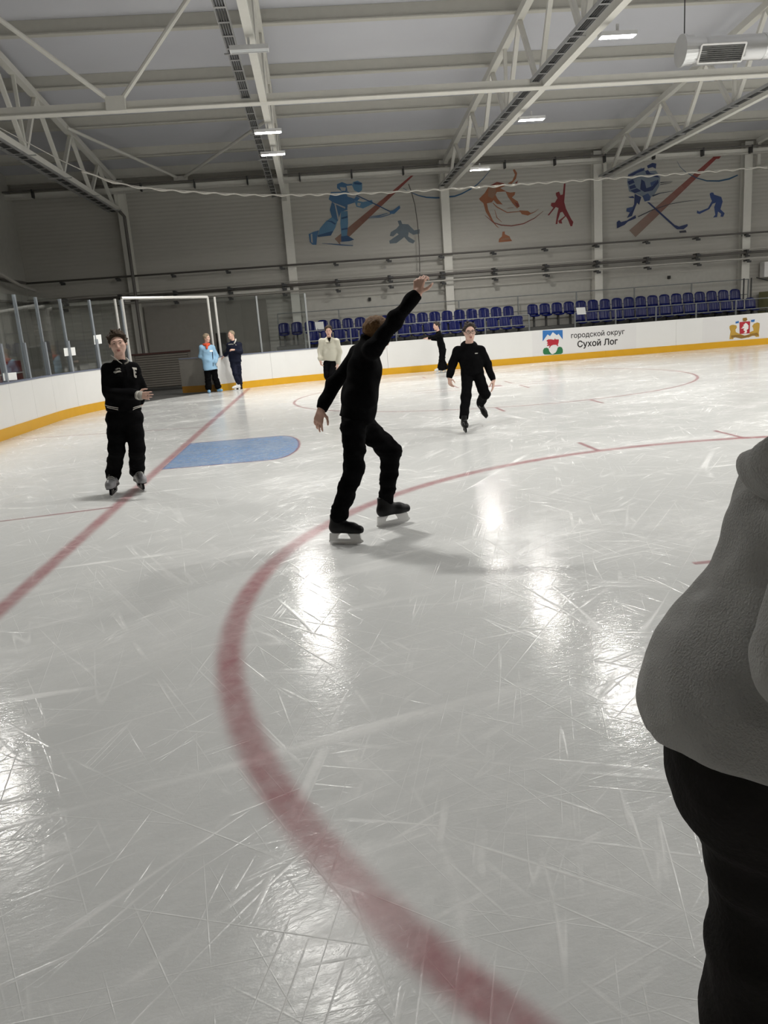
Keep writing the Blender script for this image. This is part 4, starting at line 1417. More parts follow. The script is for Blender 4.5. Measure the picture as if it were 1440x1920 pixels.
def add_head(S, c, F, U, sc=1.0, ears=True, nose=1.0):
    F = unit(F); R = unit(np.cross(F, U)); U = np.cross(R, F); A = (R, F, U)
    q = lambda r, f, u: c + sc * (R * r * WX + F * f + U * u)
    S.ell(q(0, -.012, .028), [sc * .074 * WX, sc * .094, sc * .086], A, .01)
    S.ell(q(0, .028, -.03), [sc * .058 * WX, sc * .062, sc * .08], A, .03 * sc)
    S.cone(q(-.014, .062, -.098), q(.014, .062, -.098), .019 * sc, .019 * sc, .03 * sc)
    for sg in (-1, 1):
        S.cone(q(.046 * sg, .0, -.05), q(.02 * sg, .05, -.095), .02 * sc, .018 * sc, .03 * sc)
        S.ell(q(.04 * sg, .062, -.018), [.024 * sc, .02 * sc, .02 * sc], A, .03 * sc)
        S.cone(q(.012 * sg, .084, .03), q(.045 * sg, .07, .032), .010 * sc, .010 * sc, .015 * sc)
        S.ell(q(.031 * sg, .098, .010), [.018 * sc, .014 * sc, .011 * sc], A, .012 * sc, sub=True)
        if ears:
            S.ell(q(.077 * sg, -.006, -.008), [.010 * sc, .019 * sc, .031 * sc], A, .008 * sc)
            S.ell(q(.086 * sg, -.002, -.006), [.007 * sc, .010 * sc, .018 * sc], A, .004 * sc, sub=True)
    S.cone(q(0, .082, .018), q(0, .104 * nose, -.030), .009 * sc, .012 * sc, .012 * sc)
    for sg in (-1, 1): S.ell(q(.012 * sg, .092, -.034), [.009 * sc, .010 * sc, .008 * sc], A, .008 * sc)
    S.ell(q(0, .086, -.062), [.024 * sc, .011 * sc, .008 * sc], A, .012 * sc)
    S.ell(q(0, .084, -.074), [.020 * sc, .011 * sc, .008 * sc], A, .012 * sc)
    S.ell(q(0, .097, -.068), [.022 * sc, .006 * sc, .0025 * sc], A, .004 * sc, sub=True)


def add_hand(S, w, Dn, N, T, L=0.18, curl=(0.3, 0.35, 0.4, 0.45), thumb=0.5, spread=0.06):
    Dn = unit(Dn); N = V3(N); N = unit(N - Dn * (N @ Dn)); T = V3(T); T = unit(T - Dn * (T @ Dn) - N * (T @ N))
    offs = [.165, .055, -.06, -.165]; kl = [.47, .49, .465, .42]; fl = [.40, .45, .41, .32]
    S.cone(w - Dn * .15 * L, w + Dn * .08 * L, .13 * L, .125 * L, .02)
    for i in range(4):
        kn = w + Dn * kl[i] * L + T * offs[i] * L
        S.cone(w + Dn * .06 * L + T * offs[i] * .55 * L, kn, .085 * L, .068 * L, .035 * L)
        d = unit(Dn + T * (spread * (1.5 - i)))
        ax = np.cross(d, N)
        p_ = kn
        for sgm, (fr, r0, r1) in enumerate(((.45, .053, .048), (.31, .048, .043), (.26, .043, .033))):
            d = rot(d, ax, curl[i] * (0.9, 1.1, 0.8)[sgm])
            e = p_ + d * fl[i] * fr * L
            S.cone(p_, e, r0 * L, r1 * L, .006); p_ = e
    b0 = w + Dn * .10 * L + T * .13 * L
    b1 = b0 + unit(T * .75 + Dn * .55 + N * thumb * .6) * .24 * L
    b2 = b1 + unit(T * .30 + Dn * .85 + N * thumb * .7) * .18 * L
    b3 = b2 + unit(T * .05 + Dn * .9 + N * thumb * .9) * .14 * L
    S.cone(b0, b1, .075 * L, .060 * L, .03 * L); S.cone(b1, b2, .056 * L, .05 * L, .006); S.cone(b2, b3, .05 * L, .038 * L, .006)


def frame(F, U):
    F = unit(F); R = unit(np.cross(F, U)); return R, F, np.cross(R, F)


def face_parts(root, c, F, U, sc, hair, eyes=True, brow=True, lips=True):
    R, F, U = frame(F, U)
    q = lambda r, f, u: c + sc * (R * r + F * f + U * u)
    o = V3(root.location)
    if eyes:
        for sg in (-1, 1):
            b = MB(); b.sm = True
            uv_sphere(b, q(.031 * sg, .0745, .009) - o, .0115 * sc); e = b.build('eye', M['eyewhite'], root)
            b = MB(); b.sm = True
            uv_sphere(b, q(.031 * sg, .0805, .009) - o, .0068 * sc); b.build('iris', M['iris'], e)
    if brow:
        for sg in (-1, 1):
            b = MB(); b.sm = True
            b.tube([q(.014 * sg, .096, .030) - o, q(.032 * sg, .091, .036) - o, q(.05 * sg, .075, .031) - o], [.0022 * sc, .0030 * sc, .0015 * sc], 6); b.build('eyebrow', M[hair], root)
    if lips:
        S = Field(c - .16 * sc, c + .16 * sc, .0028 * sc if sc > .9 else .003)
        A = (R, F, U)
        S.ell(q(0, .090, -.063), [.021 * sc, .0095 * sc, .0055 * sc], A, .004); S.ell(q(0, .089, -.0735), [.018 * sc, .0095 * sc, .006 * sc], A, .004)
        link_mesh('lips', S.mesh('lips', M['lips'], o), root)


def uv_sphere(b, c, r, n=10, m=7):
    vs = [c + V3((0, 0, r))]
    for j in range(1, m):
        for i in range(n):
            a, t = 2 * math.pi * i / n, math.pi * j / m
            vs.append(c + r * V3((math.sin(t) * math.cos(a), math.sin(t) * math.sin(a), math.cos(t))))
    vs.append(c - V3((0, 0, r)))
    fs = [(0, 1 + i, 1 + (i + 1) % n) for i in range(n)]
    for j in range(m - 2):
        for i in range(n):
            a = 1 + j * n
            fs.append((a + i, a + n + i, a + n + (i + 1) % n, a + (i + 1) % n))
    a = 1 + (m - 2) * n
    fs += [(a + i, len(vs) - 1, a + (i + 1) % n) for i in range(n)]
    b.add(vs, fs)


def hair_part(root, c, F, U, sc, hair, thick=.014, front=(.05, .062), back=-.06, tuft=.005, freq=90, seed=1, fringe=0.0, long=0.0, slope=0.75, h=.006, spikes=0):
    R, F, U = frame(F, U); A = (R, F, U)
    q = lambda r, f, u: c + sc * (R * r + F * f + U * u)
    S = Field(c - .2 * sc, c + .2 * sc, h)
    S.ell(q(0, -.014, .034), [sc * (.074 + thick), sc * (.094 + thick * .8), sc * (.086 + thick)], A, .01)
    if fringe:
        for k in range(5):
            x_ = -.045 + .0225 * k
            S.cone(q(x_, .068, .085), q(x_ * 1.05 + .006, .092, .062 - fringe * (.6 + .4 * ((k * 7) % 3) / 2)), .02 * sc, .012 * sc, .015)
    if long:
        S.cone(q(0, -.06, -.02), q(0, -.06, -.02 - long), .06 * sc, .045 * sc, .03, (R, 1.3))
    rng = np.random.default_rng(seed)
    for k in range(spikes):
        d = unit(rng.normal(size=3) * (1, .9, .6) + (0, .15, .75))
        e_ = q(d[0] * .090, -.014 + d[1] * .105, .034 + d[2] * .100); t_ = unit(R * d[0] + F * (d[1] + .5 * rng.uniform(-.3, 1)) + U * d[2] + (R * rng.normal() * .6))
        S.cone(e_, e_ + t_ * .022 * sc, .016 * sc, .006 * sc, .012)
    S.noise(tuft * sc, freq / sc, seed)
    # leave the face, the ears and the neck free
    S.cutbox(q(0, front[0], front[1] - fringe), F * slope - U * (1 - slope), q(0, .12, -.02), .14 * sc)
    S.cut(q(0, -.05, back - long), -U + F * -.25)
    for sg in (-1, 1): S.cone(q(.08 * sg, .006, -.02), q(.08 * sg, .02, -.08), .026 * sc, .03 * sc, .01, sub=True)
    return link_mesh('hair', S.mesh('hair', M[hair], root.location), root)


# ---- skates: boot, laces, blade holder and blade in their own frame (toe +x, blade on z = 0)
def skate_meshes(style):
    S = Field((-.17, -.09, -.0), (.26, .09, .40), .006)
    Y = (0, 1, 0)
    zs = .088 if style != 'figure' else .075
    S.cone((-.055, 0, zs + .042), (.10, 0, zs + .036), .042, .043, .03, (Y, .92)); S.cone((.10, 0, zs + .036), (.160, 0, zs + .030), .043, .036, .03, (Y, 1.0))
    S.cone((-.045, 0, zs + .05), (-.038, 0, zs + .17), .046, .050, .04, (Y, .85)); S.cone((-.015, 0, zs + .06), (.002, 0, zs + .18), .044, .044, .03, (Y, .9))
    S.cone((.02, 0, zs + .07), (.10, 0, zs + .05), .032, .03, .03)
    if style == 'grey':
        S.cone((.14, 0, zs + .035), (.165, 0, zs + .032), .048, .042, .02); S.cone((-.05, 0, zs + .17), (-.03, 0, zs + .185), .058, .058, .02, (Y, .9))
    S.cut((0, 0, zs), (0.02, 0, -1)); S.cut((0, 0, zs + .165), (-.15, 0, 1))
    boot = {'hockey': 'boot', 'grey': 'boot_grey', 'figure': 'boot_white', 'dark': 'boot'}[style]
    out = {'skate_boot': S.mesh('skate_boot', M[boot])}
    b = MB()
    ty = (0, 1, 0)
    def prof(pl, wd): b.prism([(x_, -wd / 2, z_) for x_, z_ in pl], ty, wd)
    if style in ('hockey', 'grey', 'dark'):
        prof([(-.112, .022), (.165, .022), (.186, .036), (.176, .044), (-.10, .040)], .016)
        prof([(-.10, zs), (-.005, zs), (-.03, .062), (-.035, .038), (-.105, .036)], .022)
        prof([(.055, zs), (.165, zs - .004), (.176, .040), (.085, .040), (.075, .062)], .022)
    else:
        prof([(-.09, zs), (-.02, zs), (-.03, .022), (-.075, .022)], .012); prof([(.05, zs), (.13, zs), (.11, .022), (.07, .022)], .012)
    out['blade_holder'] = b.mesh('blade_holder', M['holder'] if style in ('hockey', 'figure') else M['boot'])
    b = MB()
    b.prism([(x_, -.002, z_) for x_, z_ in [(-.115, .012), (-.10, .003), (-.06, 0), (.12, 0), (.165, .006), (.19, .022), (.188, .034), (-.112, .026)]], ty, .004)
    out['blade'] = b.mesh('blade', M['blade'])
    b = MB(); b.sm = True
    for k in range(7):
        t = k / 6
        x_, z_ = .105 - .10 * t + (0.0 if t < .7 else .02 * (t - .7)), zs + .075 + .02 * t + (.10 * max(0, t - .45) / .55)
        x_ = [.10, .075, .05, .03, .027, .024, .022][k]; z_ = zs + [.079, .088, .098, .112, .130, .148, .166][k]
        wd = .026
        b.tube([(x_ - .012, -wd, z_ - .012), (x_, -wd * .4, z_ + .001), (x_, wd * .4, z_ + .001), (x_ - .012, wd, z_ - .012)], .0035, 5)
    if style == 'grey':
        S = Field((-.17, -.09, -.0), (.26, .09, .40), .005)
        S.cone((.0, 0, zs + .17), (.03, 0, zs + .085), .036, .034, .03, (Y, .95)); S.cone((.03, 0, zs + .085), (.11, 0, zs + .062), .034, .024, .02)
        S.cone((-.06, 0, zs + .008), (.15, 0, zs + .006), .046, .042, .02, (Y, 1.0)); S.cut((0, 0, zs + .19), (-.15, 0, 1)); S.cut((0, 0, zs - .004), (0, 0, -1))
        out['boot_panel'] = S.mesh('boot_panel', M['boot'])
        b2 = MB(); b2.sm = True
        for k in range(6):
            x_ = [.10, .075, .05, .034, .03, .028][k]; z_ = zs + [.090, .099, .110, .126, .146, .166][k]
            b2.tube([(x_ - .016, -.034, z_ - .014), (x_ + .004, -.012, z_ + .006), (x_ + .004, .012, z_ + .006), (x_ - .016, .034, z_ - .014)], .0045, 5)
        b = b2
    out['laces'] = b.mesh('laces', M['lace'] if style == 'grey' else M['lace_dark'])
    return out


SK = {}


def skate(root, style, pos, fwd, up=(0, 0, 1), sc=1.0):
    """pos: the point of the blade under the ankle"""
    if style not in SK: SK[style] = skate_meshes(style)
    F = unit(fwd); U = unit(V3(up) - F * (V3(up) @ F)); Rr = np.cross(U, F)
    o = link_mesh('skate_boot', SK[style]['skate_boot'], root)
    p_ = V3(pos) + F * .04 * sc - V3(root.location)
    o.matrix_local = Matrix(((*(F * sc)[0:1], Rr[0] * sc, U[0] * sc, p_[0]), (F[1] * sc, Rr[1] * sc, U[1] * sc, p_[1]), (F[2] * sc, Rr[2] * sc, U[2] * sc, p_[2]), (0, 0, 0, 1)))
    for k in ('blade_holder', 'blade', 'laces', 'boot_panel'):
        if k in SK[style]: link_mesh(k, SK[style][k], o)
    return o


def bounds(pts, m): a = np.array(pts); return a.min(0) - m, a.max(0) + m


def figure(label, J, hb=.01, hc=.012, skin='skin', hands=None, HL=.18, rad=1.0, sc=1.0, head=None, group=None):
    """root with the bare body: head, neck, trunk, limbs and hands as one surface"""
    base = J['base']
    root = empty('person', base)
    tag(root, label, 'person', group)
    pts = [v for k, v in J.items() if isinstance(v, np.ndarray)]
    lo, hi = bounds(pts, .26)
    lo[2] = max(lo[2], base[2] - .0)
    S = Field(lo, hi, hb)
    lat = unit(J['shR'] - J['shL'])
    up = unit(J['neck'] - J['pelvis'])
    r = rad
    add_head(S, J['head'], J['F'], J['U'], sc)
    S.cone(J['head'] - unit(J['U']) * .06 * sc - unit(J['F']) * .02 * sc, J['neck'], .052 * sc * r, .058 * r, .03)
    ch = J['neck'] - up * .16
    S.cone(ch, J['pelvis'] + up * .1, .088 * r, .08 * r, .05, (lat, 1.4)); S.cone(J['pelvis'] + up * .1, J['pelvis'], .08 * r, .085 * r, .05, (lat, 1.4))
    for s_ in 'RL':
        S.cone(J['neck'] - up * .03, J['sh' + s_], .045 * r, .05 * r, .04)
        S.cone(J['sh' + s_], J['el' + s_], .046 * r, .036 * r, .03); S.cone(J['el' + s_], J['wr' + s_], .037 * r, .026 * r, .03)
        S.cone(J['hip' + s_], J['kn' + s_], .075 * r, .052 * r, .04); S.cone(J['kn' + s_], J['an' + s_], .05 * r, .035 * r, .03)
        if hands and hands.get(s_): S_h = hands[s_]; add_hand(S, J['wr' + s_], S_h['D'], S_h['N'], S_h['T'], S_h.get('L', HL), S_h.get('curl', (.3, .35, .4, .45)), S_h.get('thumb', .5), S_h.get('spread', .06))
    link_mesh('body', S.mesh('body', M[skin], base), root)
    return root


def garment_top(root, J, m, name='sweater', h=.012, tr=1.0, ar=1.0, hem=.0, bulge=0.0, amp=.005, freq=22, seed=3, cuff=.0, neck_r=.075, hemn=None, depth=1.0, wide=1.0, hem_off=0.0, collar=.045, cuffcut=True):
    lat = unit(J['shR'] - J['shL']); up = unit(J['neck'] - J['pelvis'])
    pts = [J[k] for k in ('neck', 'shR', 'shL', 'elR', 'elL', 'wrR', 'wrL', 'pelvis', 'hipR', 'hipL')]
    lo, hi = bounds(pts, .24)
    S = Field(lo, hi, h)
    ch = J['neck'] - up * .15
    belly = J['pelvis'] + up * .16
    low = J['pelvis'] + up * (hem - .05)
    S.cone(ch, belly, .112 * tr * depth, .112 * tr * depth, .05, (lat, 1.38 * wide)); S.cone(belly, low, .115 * tr * depth, .118 * tr * depth + bulge, .05, (lat, 1.36 * wide))
    S.cone(J['neck'] - up * .005, ch, .066, .10 * tr, .05, (lat, 1.15))
    n = -up if hemn is None else hemn
    S.cut(J['pelvis'] + up * (hem + hem_off), n)
    for s_ in 'RL':
        S.cone(J['neck'] - up * .035, J['sh' + s_], .060 * tr, .062 * tr, .05)
        S.cone(J['sh' + s_], J['el' + s_], .066 * ar, .056 * ar, .035); S.cone(J['el' + s_], J['wr' + s_], .056 * ar, .043 * ar, .03)
        d = unit(J['wr' + s_] - J['el' + s_])
        S.ell(J['wr' + s_] - d * .075, [.052 * ar, .052 * ar, .045 * ar], frame(d, up if abs(d @ up) < .9 else lat), .03)
    S.noise(amp, freq, seed)
    if collar > .05: S.cone(J['neck'] - up * .03, J['neck'] + up * collar, .068, .062, .02)
    for s_ in 'RL' if cuffcut else '':
        d = unit(J['wr' + s_] - J['el' + s_])
        S.cutbox(J['wr' + s_] + d * cuff, d, J['wr' + s_] + d * (cuff + .09), .1)
    nn = up + unit(J['F']) * .35
    S.cutbox(J['neck'] + up * collar, nn, J['neck'] + up * (collar + .065), .095)
    return link_mesh(name, S.mesh(name, m, root.location), root)


def trousers(root, J, m, h=.012, r=1.0, amp=.007, freq=20, seed=5, low=.03, flare=1.0, name='trousers', waist=1.0):
    up = unit(J['neck'] - J['pelvis']); lat = unit(J['hipR'] - J['hipL'])
    pts = [J[k] for k in ('pelvis', 'hipR', 'hipL', 'knR', 'knL', 'anR', 'anL')] + [J['pelvis'] + up * .15]
    lo, hi = bounds(pts, .2)
    S = Field(lo, hi, h)
    S.cone(J['pelvis'] + up * .1, J['pelvis'] - up * .02, .098 * r, .108 * r, .04, (lat, 1.32 * waist))
    for s_ in 'RL':
        S.cone(J['hip' + s_], J['kn' + s_], .098 * r, .078 * r, .035); S.cone(J['kn' + s_], J['an' + s_], .078 * r, .066 * r * flare, .03)
    S.noise(amp, freq, seed, (1, 1, 1.5))
    S.noise(amp * .5, freq * 2.6, seed + 1, (.6, .6, 1.8))
    for s_ in 'RL':
        d = unit(J['an' + s_] - J['kn' + s_])
        S.cutbox(J['an' + s_] + d * low, d, J['an' + s_] + d * (low + .10), .13)
    return link_mesh(name, S.mesh(name, m, root.location), root)


def ring(root, name, c, n, r, th, m, flat=None, sq=1.0, parent=None):
    n = unit(n); t = unit(np.cross(n, (0.3, .2, .9) if abs(n[2]) < .8 else (1, 0.1, 0))); b_ = np.cross(n, t)
    b = MB(); b.sm = True
    b.tube([V3(c) + r * (math.cos(a) * t * (1 if flat is None else 1) + math.sin(a) * b_) - V3(root.location) for a in np.linspace(0, 2 * math.pi, 24, endpoint=False)], th, 6, closed=True)
    return b.build(name, m, parent or root)


# ================================================================== the near skater, arm raised
yB = -5.33
J = dict(base=V3((2.42, -5.33, 0)))
P_ = lambda u, v, dy=0.0: aty(u, v, yB + dy)
J['head'] = P_(706, 628, .02); J['F'] = unit((.86, .30, -.42)); J['U'] = unit((.42, .05, .9))
J['neck'] = P_(689, 651, .0)
J['shR'] = P_(699, 655, -.17); J['shL'] = P_(672, 662, .16)
J['elR'] = P_(740, 599, -.16); J['wrR'] = P_(783, 551, -.1)
J['elL'] = P_(627, 722, .18); J['wrL'] = P_(602, 768, .1)
J['pelvis'] = P_(668, 786, .0)
J['hipR'] = P_(663, 800, -.09); J['hipL'] = P_(684, 800, .09)
J['knR'] = P_(664, 880, -.13); J['anR'] = atz(633, 1019) + V3((.03, -.015, .225))
J['knL'] = P_(733, 848, .16); J['anL'] = atz(722, 987) + V3((.03, .01, .235))
J['ftR'] = unit((.85, -.5, 0)); J['ftL'] = unit((.93, .37, 0))
hands = {'R': dict(D=unit(J['wrR'] - J['elR']) * .5 + V3((-.1, 0, .8)), N=V3((.6, .75, 0)), T=V3((.7, -.7, .1)), L=.2, curl=(.75, .85, .9, .95), thumb=1.0),
         'L': dict(D=V3((-.32, 0, -.95)), N=V3((.55, .8, -.1)), T=V3((.8, -.55, -.1)), L=.185, curl=(.22, .25, .3, .34), thumb=.4, spread=.1)}
near = figure('person in black sweatshirt and trousers on skates with one arm raised high', J, .0065, hands=hands, skin='skin', sc=1.0)
face_parts(near, J['head'], J['F'], J['U'], 1.0, 'hair_fair')
hair_part(near, J['head'], J['F'], J['U'], 1.0, 'hair_fair', thick=.015, front=(.05, .055), back=-.105, seed=4, fringe=.012, tuft=.003, h=.005)
garment_top(near, J, M['black'], 'sweatshirt', .010, tr=1.0, ar=.94, hem=-.0, bulge=.008, amp=.006, freq=22, seed=11, depth=1.08, wide=.95, collar=.07)
trousers(near, J, M['black_trouser'], .010, r=.98, amp=.006, freq=22, seed=8, low=.065)
fR = J['ftR']; skate(near, 'hockey', atz(633, 1019), (.86, -.42, 0), (.0, .05, 1), .92)
skate(near, 'hockey', atz(722, 987), (.93, .36, .0), (0, 0, 1), .98)
# thin white wire of an earphone hanging by the face
w0 = [P_(736, 640, -.1), P_(730, 655, -.1), P_(722, 664, -.1)]

# ================================================================== boy in the varsity jacket
yB = -2.72
J = dict(base=V3((0.0, -2.72, 0)))
J['head'] = P_(221, 644, .0); J['F'] = unit((.16, -1, -.08)); J['U'] = unit((-.05, -.08, 1))
J['neck'] = P_(225, 681, .02)
J['shR'] = P_(203, 694, .0); J['shL'] = P_(251, 693, .04)
J['elR'] = P_(203, 735, -.05); J['wrR'] = P_(258, 741, -.26)
J['elL'] = P_(262, 728, .12); J['wrL'] = P_(263, 757, .16)
J['pelvis'] = P_(233, 778, .0)
J['hipR'] = P_(219, 792, .0); J['hipL'] = P_(250, 790, .0)
J['knR'] = P_(219, 845, -.05); J['anR'] = atz(217, 926) + V3((0, 0, .2))
J['knL'] = P_(257, 842, -.03); J['anL'] = atz(262, 917) + V3((0, 0, .2))
J['ftR'] = unit((.02, -1, 0)); J['ftL'] = unit((.38, -.92, 0))
hands = {'R': dict(D=V3((.92, -.25, -.08)), N=V3((.1, -.3, -.95)), T=V3((.05, .1, .9)), L=.172, curl=(.12, .2, .3, .35), thumb=.3, spread=.1),
         'L': dict(D=V3((-.6, .1, -.5)), N=V3((-.5, .7, 0)), T=V3((-.5, -.8, 0)), L=.15)}
hands['R']['N'] = V3((.25, .9, -.2)); hands['R']['T'] = V3((0, .1, 1))
WX = 1.17
boy = figure('person in black varsity jacket with white letter patch, standing on grey skates', J, .0075, hands=hands, skin='skin_boy', sc=.94)
face_parts(boy, J['head'], J['F'], J['U'], .94, 'hair_brown')
hair_part(boy, J['head'], J['F'], J['U'], 0.94, 'hair_brown', thick=.024, front=(.055, .060), back=-.06, tuft=.004, freq=85, seed=9, fringe=.012, h=.0055, spikes=64)
WX = 1.0
jk = garment_top(boy, J, M['black'], 'varsity_jacket', .011, tr=1.02, ar=1.04, hem=.045, bulge=.006, amp=.006, freq=20, seed=21, wide=1.04)
trousers(boy, J, M['black_trouser'], .011, r=1.05, amp=.005, freq=16, seed=13, low=.03, flare=1.12, waist=1.22)
o = V3(boy.location)
upv = unit(J['neck'] - J['pelvis'])
dw = unit(J['wrR'] - J['elR'])
b = MB(); b.sm = True
for k, m_ in enumerate((0, 1, 0)): b.tube([J['wrR'] + dw * (.002 + .018 * k) - o, J['wrR'] + dw * (.018 + .018 * k) - o], .045, 14, mi=m_)
b.build('ribbed_cuff', [M['rib_grey'], M['rib_white']], jk)


def drape(root, src, pts_uv, off, name, m, parent, back=None):
    """thin patch whose outline follows the garment surface under it (found by ray casting on the garment mesh)"""
    me = src.data
    from mathutils.bvhtree import BVHTree
    bvh = BVHTree.FromPolygons([v.co[:] for v in me.vertices], [p.vertices[:] for p in me.polygons])
    oo = V3(root.location)
    vs = []
    for u, v in pts_uv:
        d = ray(u, v); hit = bvh.ray_cast(Vector(CAM - oo), Vector(d).normalized())
        if hit[0] is None: return None
        vs.append(V3(hit[0]) + V3(hit[1]) * off)
    return vs


def patch(root, src, polys, name, m, off=.004):
    b = MB()
    for pl in polys:
        q = drape(root, src, pl, off, name, m, src)
        if q is None: continue
        n = len(q); inner = [p_ - unit(ray(720, 960)) * 0 for p_ in q]
        b.add(q, [tuple(range(n))])
    if b.v: return b.build(name, m, src)


E_ = lambda a, c: (190 + a / 11.29, 610 + c / 11.29)
patch(boy, jk, [[E_(650, 890), E_(745, 900), E_(748, 945), E_(712, 940), E_(672, 935)], [E_(675, 935), E_(705, 935), E_(722, 1090), E_(690, 1080)], [E_(708, 975), E_(735, 970), E_(740, 1015), E_(715, 1010)], [E_(688, 1055), E_(745, 1060), E_(742, 1112), E_(715, 1110), E_(690, 1085)]], 'letter_patch', M['rib_white'])
patch(boy, jk, [[E_(290, 935), E_(340, 905), E_(395, 905), E_(415, 940), (E_(370, 925)), E_(330, 945)], [E_(258, 985), E_(300, 965), E_(400, 955), E_(425, 990), E_(340, 1000), E_(300, 1020), E_(262, 1005)]], 'chest_print', M['rib_grey'])
for (y0, y1, x0, x1) in ((1675, 1742, 75, 362), (1702, 1780, 78, 358), (1742, 1690, 668, 835), (1782, 1716, 665, 835)):
    patch(boy, jk, [[E_(x0 + (x1 - x0) * k / 6, y0 + (y1 - y0) * (k / 6) ** .7), E_(x0 + (x1 - x0) * (k + 1) / 6, y0 + (y1 - y0) * ((k + 1) / 6) ** .7), E_(x0 + (x1 - x0) * (k + 1) / 6, y0 + (y1 - y0) * ((k + 1) / 6) ** .7 + 14), E_(x0 + (x1 - x0) * k / 6, y0 + (y1 - y0) * (k / 6) ** .7 + 14)] for k in range(6)], 'hem_stripe', M['rib_white'], .005)
b = MB(); b.sm = True
cr_ = [E_(205, 640), E_(290, 700), E_(380, 775), E_(440, 815)]
cl_ = [E_(495, 815), E_(560, 780), E_(575, 740), E_(520, 690)]
for pl, rr in ((cr_, .005), (cl_, .008)):
    q = [aty(u, v, yB - .115 + .03 * abs(i - 1)) - o for i, (u, v) in enumerate(pl)]
    b.tube(q, rr, 6)
b.build('collar_rib', M['rib_grey'], jk)
skate(boy, 'grey', atz(217, 926), (.05, -1, 0), (0, 0, 1), 1.1)
skate(boy, 'grey', atz(262, 917), (.40, -.92, 0), (0, 0, 1), 1.1)

# ================================================================== boy with glasses, one foot lifted behind
yB = 0.05
J = dict(base=V3((4.25, 0.05, 0)))
J['head'] = P_(880.5, 622, -.08); J['F'] = unit((-.05, -1, -.12)); J['U'] = unit((-.02, -.12, 1))
J['neck'] = P_(880, 647, .0)
J['shR'] = P_(858, 659, .0); J['shL'] = P_(902, 658, .0)
J['elR'] = P_(849, 682, .06); J['wrR'] = P_(842.5, 709, .02)
J['elL'] = P_(914, 683, .06); J['wrL'] = P_(925, 713, .0)
J['pelvis'] = P_(886, 697, .05)
J['hipR'] = P_(876, 705, .05); J['hipL'] = P_(897, 703, .05)
J['knR'] = P_(874, 743, -.08); J['anR'] = atz(871, 811) + V3((0, 0, .21))
J['knL'] = P_(909, 739, .02); J['anL'] = P_(900, 757, .38)
J['ftR'] = unit((-.05, -1, 0)); J['ftL'] = unit((.4, -.5, -.6))
hands = {'R': dict(D=V3((.05, -.3, -.95)), N=V3((.8, .5, 0)), T=V3((.2, -.9, 0)), L=.175, curl=(.5, .55, .6, .65)),
         'L': dict(D=V3((-.08, -.15, -.98)), N=V3((-.8, .4, 0)), T=V3((-.5, -.85, 0)), L=.19, curl=(.2, .25, .3, .35), spread=.1)}
gb = figure('person in black sweatshirt and glasses gliding on one leg toward the viewer', J, .008, hands=hands, skin='skin_boy', sc=1.0)
face_parts(gb, J['head'], J['F'], J['U'], 1.0, 'hair_dark')
hair_part(gb, J['head'], J['F'], J['U'], 1.0, 'hair_dark', thick=.010, front=(.06, .072), back=-.03, tuft=.004, freq=110, seed=19, h=.007, spikes=24)
sw = garment_top(gb, J, M['black'], 'sweatshirt', .012, tr=1.0, ar=1.0, hem=-.035, amp=.005, freq=20, seed=33, bulge=.005, wide=1.02)
S = Field(J['neck'] - .2, J['neck'] + .2, .01)
for a in np.linspace(0, 2 * math.pi, 13)[:-1]:
    a2 = a + 2 * math.pi / 12
    g_ = lambda t: J['neck'] + V3((.085 * math.cos(t), .07 * math.sin(t) + .02, -.015 + .035 * math.sin(t)))
    S.cone(g_(a), g_(a2), .03 + .012 * max(0, math.sin(a)), .03 + .012 * max(0, math.sin(a2)), .03)
link_mesh('hood', S.mesh('hood', M['black'], gb.location), gb)
trousers(gb, J, M['black_trouser'], .012, r=.92, amp=.005, freq=18, seed=43, low=.02)
R_, F_, U_ = frame(J['F'], J['U'])
qh = lambda r, f, u: J['head'] + R_ * r + F_ * f + U_ * u - V3(gb.location)
b = MB(); b.sm = True
for sg in (-1, 1):
    b.tube([qh(.033 * sg + .027 * math.cos(a), .104, .006 + .021 * math.sin(a)) for a in np.linspace(0, 2 * math.pi, 20, endpoint=False)], .0024, 6, closed=True)
    b.tube([qh(.06 * sg, .102, .012), qh(.078 * sg, .06, .012), qh(.08 * sg, 0, .01)], .003, 6)
b.tube([qh(-.008, .106, .010), qh(.008, .106, .010)], .003, 6)
gls = b.build('glasses', M['frame_black'], gb)
b = MB()
for sg in (-1, 1): b.add([qh(.033 * sg + .026 * math.cos(a), .1035, .006 + .020 * math.sin(a)) for a in np.linspace(0, 2 * math.pi, 16, endpoint=False)], [tuple(range(16))])
b.build('lens', M['glass'], gls)
G_ = lambda a, c: (780 + a / 8, 580 + c / 8)
patch(gb, sw, [[G_(882, 658), G_(905, 655), G_(928, 656), G_(922, 664), G_(884, 668)]], 'chest_print', M['rib_white'])
skate(gb, 'dark', atz(871, 811), (-.06, -1, 0), (0, 0, 1), .95)
a_ = J['anL']; fl = unit((.34, -.35, -.78)); ul = unit((-.1, -.9, .35))
skate(gb, 'dark', a_ - unit(ul - fl * (ul @ fl)) * .16, fl, ul, .95)

